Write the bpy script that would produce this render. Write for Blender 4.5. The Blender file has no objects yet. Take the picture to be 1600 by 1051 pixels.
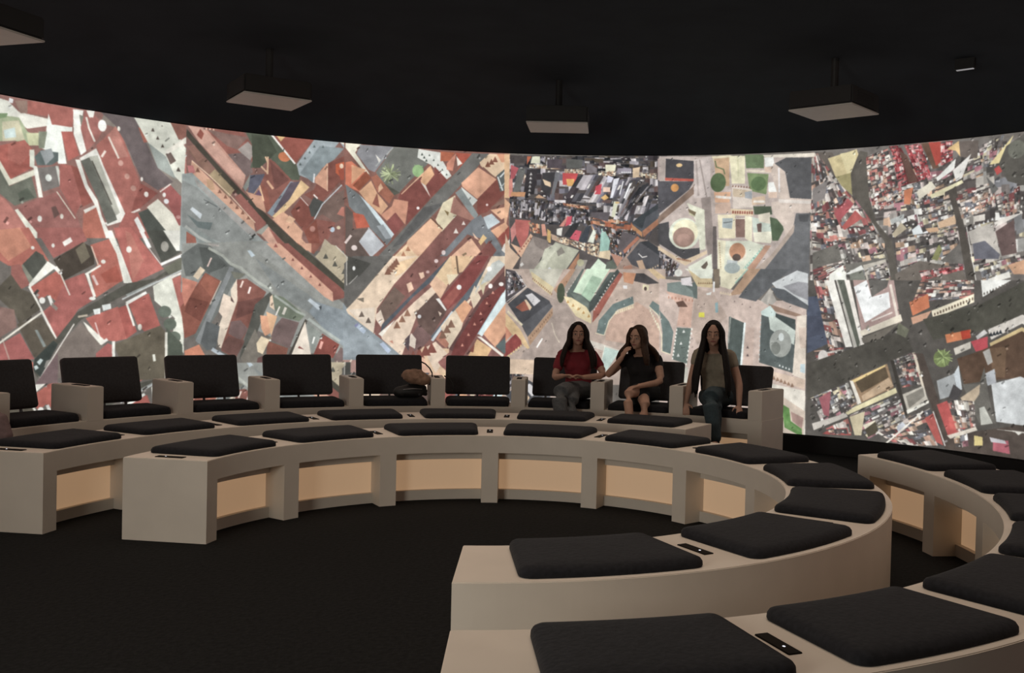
import bpy, bmesh, math, random
import numpy as np
from mathutils import Vector, Matrix
sc = bpy.context.scene
C = sc.collection
# ---------------------------------------------------------------- camera
cd = bpy.data.cameras.new('camera'); cam = bpy.data.objects.new('camera', cd); C.objects.link(cam); sc.camera = cam
cd.sensor_width = 36; cd.sensor_fit = 'HORIZONTAL'; cd.lens = 36*1556.977/1600
cd.shift_x = -105.789/1600; cd.shift_y = -16.328/1600
cd.clip_start = .05; cd.clip_end = 60
yaw, pitch, roll = .008544205, -.019525473, .024768118
fw = Vector((math.sin(yaw)*math.cos(pitch), math.cos(yaw)*math.cos(pitch), math.sin(pitch)))
ri = Vector((math.cos(yaw), -math.sin(yaw), 0)); up = ri.cross(fw)
r2 = ri*math.cos(roll)+up*math.sin(roll); u2 = -ri*math.sin(roll)+up*math.cos(roll)
M = Matrix((r2, u2, -fw)).transposed().to_4x4(); M.translation = Vector((.42772, -5.14939, 1.33067)); cam.matrix_world = M
# ---------------------------------------------------------------- light and exposure
w = bpy.data.worlds.new('world'); sc.world = w; w.use_nodes = True
w.node_tree.nodes['Background'].inputs[0].default_value = (.55, .7, 1, 1); w.node_tree.nodes['Background'].inputs[1].default_value = .004
sc.view_settings.view_transform = 'Standard'; sc.view_settings.look = 'None'; sc.view_settings.gamma = 1
sc.view_settings.exposure = 0; sc.view_settings.use_curve_mapping = False
def area(name, loc, aim, size, power, col, spread=180):
    l = bpy.data.lights.new(name, 'AREA'); l.shape = 'RECTANGLE'; l.size, l.size_y = size; l.energy = power; l.color = col; l.spread = math.radians(spread)
    o = bpy.data.objects.new(name, l); C.objects.link(o); o.location = loc
    o.rotation_euler = (Vector(aim)-Vector(loc)).to_track_quat('-Z', 'Y').to_euler(); return o
# warm light from an unseen source behind the photographer, at the left
area('rear_left_light', (-2.5, -5.3, 1.5), (-.8, 0, .3), (1.5, 1.4), 100, (1, .95, .84))
# unseen overhead fill, mostly downward, added to brighten the bench tops
area('overhead_fill', (0, 0, 3.3), (0, 0, 0), (6.4, 6.4), 62, (1, .80, .64), 75)

# ---------------------------------------------------------------- materials
def mat(name, col, rough=.7, noise=0.0, scale=20, bump=0.0, metal=0, emit=None, strength=1, spec=.5, sheen=0):
    m = bpy.data.materials.new(name); m.use_nodes = True; nt = m.node_tree; b = nt.nodes['Principled BSDF']
    b.inputs['Roughness'].default_value = rough; b.inputs['Metallic'].default_value = metal
    b.inputs['Specular IOR Level'].default_value = spec
    b.inputs['Base Color'].default_value = (*col, 1)
    if sheen: b.inputs['Sheen Weight'].default_value = sheen
    if noise or bump:
        tc = nt.nodes.new('ShaderNodeTexCoord'); n = nt.nodes.new('ShaderNodeTexNoise'); n.inputs['Scale'].default_value = scale
        n.inputs['Detail'].default_value = 4; nt.links.new(tc.outputs['Object'], n.inputs['Vector'])
        if noise:
            r = nt.nodes.new('ShaderNodeValToRGB'); r.color_ramp.elements[0].position = .3; r.color_ramp.elements[1].position = .7
            r.color_ramp.elements[0].color = (*[c*(1-noise) for c in col], 1); r.color_ramp.elements[1].color = (*[min(1, c*(1+noise)) for c in col], 1)
            nt.links.new(n.outputs['Fac'], r.inputs['Fac']); nt.links.new(r.outputs['Color'], b.inputs['Base Color'])
        if bump:
            bp = nt.nodes.new('ShaderNodeBump'); bp.inputs['Strength'].default_value = bump; bp.inputs['Distance'].default_value = .01
            nt.links.new(n.outputs['Fac'], bp.inputs['Height']); nt.links.new(bp.outputs['Normal'], b.inputs['Normal'])
    if emit:
        b.inputs['Emission Color'].default_value = (*emit, 1); b.inputs['Emission Strength'].default_value = strength
    return m
M_ = dict(
    bench=mat('bench_laminate', (.62, .56, .49), .5, .03, 6),
    lit=mat('backlit_acrylic', (.5, .42, .33), .6, emit=(1, .61, .34), strength=.265),
    cushion=mat('cushion_fabric', (.0125, .0128, .0155), .95, .25, 60, .25, spec=.15, sheen=.04),
    backrest=mat('backrest_veiled_fabric', (.042, .040, .043), .9, .15, 60, .2, spec=.3, sheen=.12),  # lighter than the cushions: the screen's glare veil is put into the colour
    carpet=mat('carpet', (.0085, .0088, .009), .97, .35, 45, .4, spec=.1),
    ceiling=mat('ceiling_paint', (.030, .036, .044), .95, .1, 3, spec=.1),
    wall=mat('wall_cloth', (.03, .03, .031), .95, .15, 8, spec=.1),
    skirt=mat('skirting', (.01, .01, .011), .6, .1, 8),
    plate=mat('plate_dark', (.012, .010, .008), .9, .2, 30, spec=.15),
    led=mat('led', (.8, .85, 1), .4, emit=(.8, .85, 1), strength=1.2),
    metal=mat('metal', (.25, .25, .26), .4, .05, 20, metal=.8),
    proj=mat('projector_lit_plastic', (.55, .53, .5), .5, .03, 12),  # pale underside: light thrown back by the benches is put into the colour
    pdark=mat('projector_dark', (.012, .012, .013), .6, .05, 12),  # unlit sides of the projectors: their shade is put into this colour
    lens=mat('lens', (.02, .02, .03), .08),
    black=mat('black_leather', (.012, .012, .013), .6, .2, 30, .2),
    tan=mat('tan_cloth', (.27, .165, .115), .9, .3, 25, .5),
    strap=mat('strap_webbing', (.01, .009, .009), .8),
)
# ---------------------------------------------------------------- helpers
def link(name, mesh, m, parent=None, smooth=False):
    o = bpy.data.objects.new(name, mesh); C.objects.link(o)
    if m is not None and not mesh.materials: mesh.materials.append(m)
    if parent is not None: o.parent = parent
    if smooth:
        for p in mesh.polygons: p.use_smooth = True
    return o
def tag(o, label=None, cat=None, group=None, kind=None):
    if label: o['label'] = label
    if cat: o['category'] = cat
    if group: o['group'] = group
    if kind: o['kind'] = kind
    return o
def empty(name, loc=(0, 0, 0)):
    o = bpy.data.objects.new(name, None); C.objects.link(o); o.location = loc; o.empty_display_size = .2; return o
def P(r, az, z): a = math.radians(az); return Vector((r*math.sin(a), r*math.cos(a), z))
def arc_mesh(name, r0, r1, a0, a1, z0, z1, step=2.0, bevel=0.0):
    """solid slice of a ring: radii, azimuths in degrees (0 = far side, clockwise), heights"""
    n = max(1, int(math.ceil((a1-a0)/step))); bm = bmesh.new(); cols = []
    for i in range(n+1):
        a = a0+(a1-a0)*i/n
        cols.append([bm.verts.new(P(r, a, z)) for r, z in ((r0, z0), (r1, z0), (r1, z1), (r0, z1))])
    for i in range(n):
        A, B = cols[i], cols[i+1]
        for k in range(4): bm.faces.new((A[k], A[(k+1) % 4], B[(k+1) % 4], B[k]))
    bm.faces.new(cols[0][::-1]); bm.faces.new(cols[-1])
    bmesh.ops.recalc_face_normals(bm, faces=bm.faces)
    if bevel:
        es = [e for e in bm.edges if len(e.link_faces) == 2 and e.calc_face_angle(0) > .7 and all(v.co.z > z1-1e-4 for v in e.verts)]
        bmesh.ops.bevel(bm, geom=es, offset=bevel, segments=2, affect='EDGES')
    me = bpy.data.meshes.new(name); bm.to_mesh(me); bm.free(); return me
def box_mesh(name, sx, sy, sz, bevel=0.0, z0=0.0):
    bm = bmesh.new(); bmesh.ops.create_cube(bm, size=1)
    for v in bm.verts: v.co = Vector((v.co.x*sx, v.co.y*sy, (v.co.z+.5)*sz+z0))
    if bevel: bmesh.ops.bevel(bm, geom=bm.edges[:], offset=bevel, segments=2, affect='EDGES')
    me = bpy.data.meshes.new(name); bm.to_mesh(me); bm.free(); return me
def tube_mesh(name, pts, rad, seg=8):
    bm = bmesh.new(); pts = [Vector(p) for p in pts]; rings = []
    for i, p in enumerate(pts):
        t = (pts[min(i+1, len(pts)-1)]-pts[max(i-1, 0)]).normalized()
        a = t.cross(Vector((0, 0, 1)) if abs(t.z) < .9 else Vector((1, 0, 0))).normalized(); b = t.cross(a)
        r = rad[i] if isinstance(rad, (list, tuple)) else rad
        rings.append([bm.verts.new(p+(a*math.cos(k*6.28318/seg)+b*math.sin(k*6.28318/seg))*r) for k in range(seg)])
    for A, B in zip(rings, rings[1:]):
        for k in range(seg): bm.faces.new((A[k], A[(k+1) % seg], B[(k+1) % seg], B[k]))
    bm.faces.new(rings[0][::-1]); bm.faces.new(rings[-1])
    bmesh.ops.recalc_face_normals(bm, faces=bm.faces)
    me = bpy.data.meshes.new(name); bm.to_mesh(me); bm.free(); return me
def slab_mesh(name, outline, profile, to3d):
    """cushion: closed outline (u, v) shrunk along a list of (inset, height) rings"""
    n = len(outline); bm = bmesh.new(); cu = sum(p[0] for p in outline)/n; cv = sum(p[1] for p in outline)/n
    nor = []
    for i in range(n):
        a, b = outline[i-1], outline[(i+1) % n]; d = (b[0]-a[0], b[1]-a[1]); L = math.hypot(*d) or 1
        nor.append((-d[1]/L, d[0]/L))
    s = 1 if (cu-outline[0][0])*nor[0][0]+(cv-outline[0][1])*nor[0][1] > 0 else -1
    rings = []
    for ins, h in profile:
        rings.append([bm.verts.new(to3d(u+s*nx*ins, v+s*ny*ins, h)) for (u, v), (nx, ny) in zip(outline, nor)])
    for A, B in zip(rings, rings[1:]):
        for k in range(n): bm.faces.new((A[k], A[(k+1) % n], B[(k+1) % n], B[k]))
    last = rings[-1]; ins, h = profile[-1]
    base = [(u+s*nx*ins, v+s*ny*ins) for (u, v), (nx, ny) in zip(outline, nor)]
    for q in (.75, .45):
        R_ = [bm.verts.new(to3d(cu+(u-cu)*q, cv+(v-cv)*q, h+.005*(1-q))) for u, v in base]
        for k in range(n): bm.faces.new((last[k], last[(k+1) % n], R_[(k+1) % n], R_[k]))
        last = R_
    rings.append(last); c = bm.verts.new(to3d(cu, cv, h+.004))
    for k in range(n): bm.faces.new((rings[-1][k], rings[-1][(k+1) % n], c))
    bm.faces.new(rings[0][::-1]); bmesh.ops.recalc_face_normals(bm, faces=bm.faces)
    me = bpy.data.meshes.new(name); bm.to_mesh(me); bm.free()
    for p in me.polygons: p.use_smooth = True
    return me
def rounded(w, h, r, seg=5, div=6):
    pts = []
    for cx, cy, a0 in ((w/2-r, h/2-r, 0), (-w/2+r, h/2-r, 90), (-w/2+r, -h/2+r, 180), (w/2-r, -h/2+r, 270)):
        for i in range(seg+1):
            a = math.radians(a0+90*i/seg); pts.append((cx+r*math.cos(a), cy+r*math.sin(a)))
    out = []
    for i, p in enumerate(pts):
        q = pts[(i+1) % len(pts)]; out.append(p); L = math.hypot(q[0]-p[0], q[1]-p[1])
        if L > .08:
            for k in range(1, div): out.append((p[0]+(q[0]-p[0])*k/div, p[1]+(q[1]-p[1])*k/div))
    return out

# ---------------------------------------------------------------- the room
R_SCR, Z0, Z1 = 4.977, .164, 2.86
CX = .184                                               # the screen's centre lies a little to the right of the benches' centre
A_BEG, A_END = -145.85, 135.35
def shift(o): o.location.x += CX; return o
fl = arc_mesh('floor', .01, 8.2, 0, 360, -.1, 0, 6); floor = link('floor', fl, M_['carpet']); tag(floor, kind='structure')
def lathe_mesh(name, prof, seg=96):
    bm = bmesh.new(); rings = [[bm.verts.new(P(r, 360*k/seg, z)) for k in range(seg)] for r, z in prof]
    for A, B in zip(rings, rings[1:]):
        for k in range(seg): bm.faces.new((A[k], A[(k+1) % seg], B[(k+1) % seg], B[k]))
    bm.faces.new(rings[0][::-1]); bm.faces.new(rings[-1]); bmesh.ops.recalc_face_normals(bm, faces=bm.faces)
    me = bpy.data.meshes.new(name); bm.to_mesh(me); bm.free()
    for p in me.polygons: p.use_smooth = len(p.vertices) == 4
    return me
# the ceiling curves down to the top of the screen
ce = lathe_mesh('ceiling', [(.5, 3.36), (3.0, 3.35), (3.8, 3.31), (4.3, 3.24), (4.65, 3.13), (4.85, 3.0), (4.94, 2.872), (8.2, 2.872), (8.2, 3.5), (.5, 3.5)])
tag(shift(link('ceiling', ce, M_['ceiling'])), kind='structure')
tag(shift(link('wall_round', arc_mesh('wall_round', 5.0, 5.1, A_BEG, A_END, 0, 2.87, 2), M_['wall'])), kind='structure')
tag(shift(link('baseboard_round', arc_mesh('baseboard_round', 4.96, 4.998, A_BEG, A_END, 0, .15, 2, .003), M_['skirt'])), kind='structure')
tag(link('wall_back', arc_mesh('wall_back', 8.0, 8.2, 90, 270, 0, 2.87, 5), M_['wall']), kind='structure')
def paint_city(art, ppm=400, x0=-6.56, x1=5.66, z0=.16, z1=2.87):
    """Rasterise the aerial picture shown on the screen: wall coordinates in mm."""
    import numpy as np, random as rnd
    Wd, Ht = int((x1-x0)*ppm), int((z1-z0)*ppm)
    img = np.zeros((Ht, Wd, 3), np.float32); img[:] = (.45, .42, .39)
    def hexc(h): return np.array([int(h[i:i+2], 16)/255 for i in (0, 2, 4)], np.float32)
    def poly(pts, col, jit=0.0):
        P = np.array(pts, float); X = (P[:, 0]/1000-x0)*ppm; Y = (P[:, 1]/1000-z0)*ppm
        a, b = max(0, int(X.min())), min(Wd, int(X.max())+2); c, d = max(0, int(Y.min())), min(Ht, int(Y.max())+2)
        if a >= b or c >= d: return
        gx = np.arange(a, b)+.5; inside = np.zeros((d-c, b-a), bool); gy = (np.arange(c, d)+.5)[:, None]
        n = len(X)
        for i in range(n):
            xa, ya, xb, yb = X[i], Y[i], X[(i+1) % n], Y[(i+1) % n]
            if ya == yb: continue
            cond = ((gy >= ya) != (gy >= yb))
            xi = xa+(gy-ya)*(xb-xa)/(yb-ya)
            inside ^= cond & (gx[None, :] < xi)
        img[c:d, a:b][inside] = col
    def line(pts, w, col):
        P = np.array(pts, float)
        for i in range(len(P)-1):
            d = P[i+1]-P[i]; L = np.hypot(*d)
            if L < 1: continue
            n = np.array([-d[1], d[0]])/L*w/2; e = d/L*w*.2
            poly([P[i]+n-e, P[i+1]+n+e, P[i+1]-n+e, P[i]-n-e], col)
    PAL = dict(
        r='b0605c c4786c e0d0c4 f0e4d8 a09488 6c5c58 8c4c4c d8b498 54504e e8e0d0 787880 c89c84',
        w='e0dcd0 c8c0b4 f2efe6 a8a098 706864 5c5450 d0a888 b0747c 88888c dccfa8 54504c c8b8b0',
        e='b84448 c85a5c e08888 a83c40 d46c68 f4d0c8 8c3438',
        k='38383c 4c4a50 5c5a60 2c2c30 787480 908a90 443c40 b8b0b4 6c5450 d8d0d0 504438',
        c='f0e0c0 d8b490 b88c6c f4ead0 e4c8a0', o='c07050 e0a070 d89068 a85c40 ecc8a0')
    PAL = {k: [hexc(h) for h in v.split()] for k, v in PAL.items()}
    for ln in art.strip().split('\n'):
        w = ln.split(); op = w[0]
        pts = [tuple(map(float, q.split(','))) for q in w if ',' in q]
        if op == 'P': poly(pts, hexc(w[1]))
        elif op == 'L': line(pts, float(w[2]), hexc(w[1]))
        elif op == 'O':
            rx, ry = float(w[2]), float(w[3]); cx, cy = pts[0]
            poly([(cx+rx*np.cos(t), cy+ry*np.sin(t)) for t in np.linspace(0, 6.283, 25)[:-1]], hexc(w[1]))
        elif op == 'T':
            n, s, col = int(w[2]), float(w[3]), hexc(w[1]); (ax, ay), (bx, by) = pts
            for i in range(n):
                t = i/max(1, n-1); x, y = ax+(bx-ax)*t, ay+(by-ay)*t
                if n > 7: poly([(x-s*.28, y-s*.5), (x+s*.28, y-s*.5), (x+s*.28, y+s*.5), (x-s*.28, y+s*.5)], col)
                else: poly([(x-s*.5, y-s*.4), (x+s*.45, y-s*.35), (x-s*.05, y+s*.6)], col)
        elif op == 'Z':
            n, r, base = int(w[2]), float(w[3]), hexc(w[1]); g = rnd.Random(n); cx, cy = pts[0]
            for i in range(n*9):
                a = g.uniform(0, 6.283); q = r*g.uniform(.45, 1); c = base*g.uniform(.6, 1.25)
                line([(cx, cy), (cx+q*np.cos(a), cy+q*np.sin(a))], r*.07, np.clip(c, 0, 1))
        elif op in 'BS':
            A, B_, C, D = [np.array(q) for q in pts]
            if op == 'B': nx, ny, sd = int(w[2]), int(w[3]), int(w[4])
            else: nx, ny, sd = int(w[2]), 3, int(w[3])
            g = rnd.Random(sd); pal = PAL[w[1]]
            def at(u, v): return (A*(1-u)+B_*u)*(1-v)+(D*(1-u)+C*u)*v
            ny = max(2, round(ny*.8)) if op == 'B' else 2; off = [g.random() for _ in range(nx+2)]
            for j in range(-1, ny+1):
                u = 0.0
                while u < .99:
                    du = g.uniform(.5, 2.1)/nx; dv = g.uniform(.8, 1.5)/ny
                    v0 = (j+off[int(u*nx) % (nx+2)])/ny; v = min(max(v0, 0), 1); v1 = min(max(v0+dv, 0), 1); u1 = min(u+du, 1)
                    if v1-v > .1/ny:
                        c = pal[int(g.random()*len(pal))]*g.uniform(.88, 1.08)
                        sk = g.uniform(-.25, .25)/ny
                        def cl(x): return min(max(x, 0), 1)
                        poly([at(u, cl(v+sk)), at(u1, v), at(u1, v1), at(u, cl(v1+sk))], c)
                        um = u+(u1-u)*g.uniform(.45, .6)
                        poly([at(um, v), at(u1, v), at(u1, v1), at(um, v1)], np.clip(c*g.choice((.72, .84, 1.1)), 0, 1))
                        if g.random() < .45:                      # the shaded street beside it
                            poly([at(u, v), at(u1, v), at(u1, v+(v1-v)*.25), at(u, v+(v1-v)*.3)], np.array((.33, .3, .29)))
                        if g.random() < .35:
                            k = g.uniform(.1, .6); vv = v+(v1-v)*k; uu = u+(u1-u)*k; hh = .25
                            poly([at(uu, vv), at(uu+(u1-u)*hh, vv), at(uu+(u1-u)*hh, vv+(v1-v)*hh), at(uu, vv+(v1-v)*hh)], np.array((.92, .9, .86)))
                    u = u1
    # below the traced part of the left views the blocks go on behind the seats, mirrored
    for xa, xb, zc in ((-5.06, -3.49, .60), (-3.49, -1.95, .735), (-1.95, .35, .63)):
        j = int((zc-z0)*ppm); i0, i1 = int((xa-x0)*ppm), int((xb-x0)*ppm)
        k = int(.45*ppm); img[:j, i0:i1] = img[j+k:2*j+k, i0:i1]
    # chimneys, dormers, parked cars and people, each with its shade in the aerial picture
    for xa, xb, n, s in ((-5.0, -3.5, 40, 24), (-3.45, -.5, 170, 20), (-.4, 2.5, 240, 11), (2.65, 4.55, 280, 18)):
        g = rnd.Random(n)
        for _ in range(n):
            x, y = g.uniform(xa, xb)*1000, g.uniform(z0, z1)*1000; r = s*g.uniform(.5, 1.3); a = g.uniform(.5, 1.1)
            e = np.array([np.cos(a), np.sin(a)])*r; q = np.array([-e[1], e[0]])*g.uniform(.35, .9); p = np.array([x, y])
            ix, iy = int((x/1000-x0)*ppm), int((y/1000-z0)*ppm)
            if not (0 < ix < Wd and 0 < iy < Ht): continue
            b = img[iy, ix].copy()
            poly([p, p+e*1.8, p+e*1.8+q*.9, p+q], b*.62)
            if g.random() < .6: poly([p, p+e*.8, p+e*.8-q, p-q], np.clip(b*1.12+.16, 0, 1))
    # nothing of the picture is known past its traced ends: it goes on mirrored
    for a, b in ((0, -5.06), (1, 4.57)):
        i = int((b-x0)*ppm)
        if a == 0: img[:, :i] = img[:, i:2*i][:, ::-1]
        else: n = Wd-i; img[:, i:] = img[:, i-n:i][:, ::-1]
    img = img[:Ht//2*2, :Wd//2*2]
    img = (img[::2, ::2]+img[1::2, ::2]+img[::2, 1::2]+img[1::2, 1::2])/4
    # fine mottling, then the softness of a projected picture
    g = np.random.default_rng(5); h, ww = img.shape[:2]
    L = img @ np.array([.3, .59, .11], np.float32); img = (L[..., None]*.2+img*.8)*.93+.045
    for s, a in ((7, .045), (26, .05)):                      # soft unevenness of the roofs and streets
        n = g.standard_normal((h//s+3, ww//s+3)).astype(np.float32)
        yy, xx = np.arange(h)/s, np.arange(ww)/s; yi, xi = yy.astype(int), xx.astype(int); fy, fx = (yy-yi)[:, None], (xx-xi)[None, :]
        n = (n[yi][:, xi]*(1-fx)+n[yi][:, xi+1]*fx)*(1-fy)+(n[yi+1][:, xi]*(1-fx)+n[yi+1][:, xi+1]*fx)*fy
        img *= (1+a*n)[:, :, None]
    for s, a in ((1, .015), (2, .015)):
        n = g.standard_normal((h//s+2, ww//s+2)).astype(np.float32); n = np.repeat(np.repeat(n, s, 0), s, 1)[:h, :ww]
        img *= (1+a*n)[:, :, None]
    for _ in range(1):
        q = np.pad(img, ((1, 1), (1, 1), (0, 0)), 'edge')
        img = (q[:-2, 1:-1]+q[2:, 1:-1]+q[1:-1, :-2]+q[1:-1, 2:]+3*q[1:-1, 1:-1])/7
    return np.clip(img, 0, 1)
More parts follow.
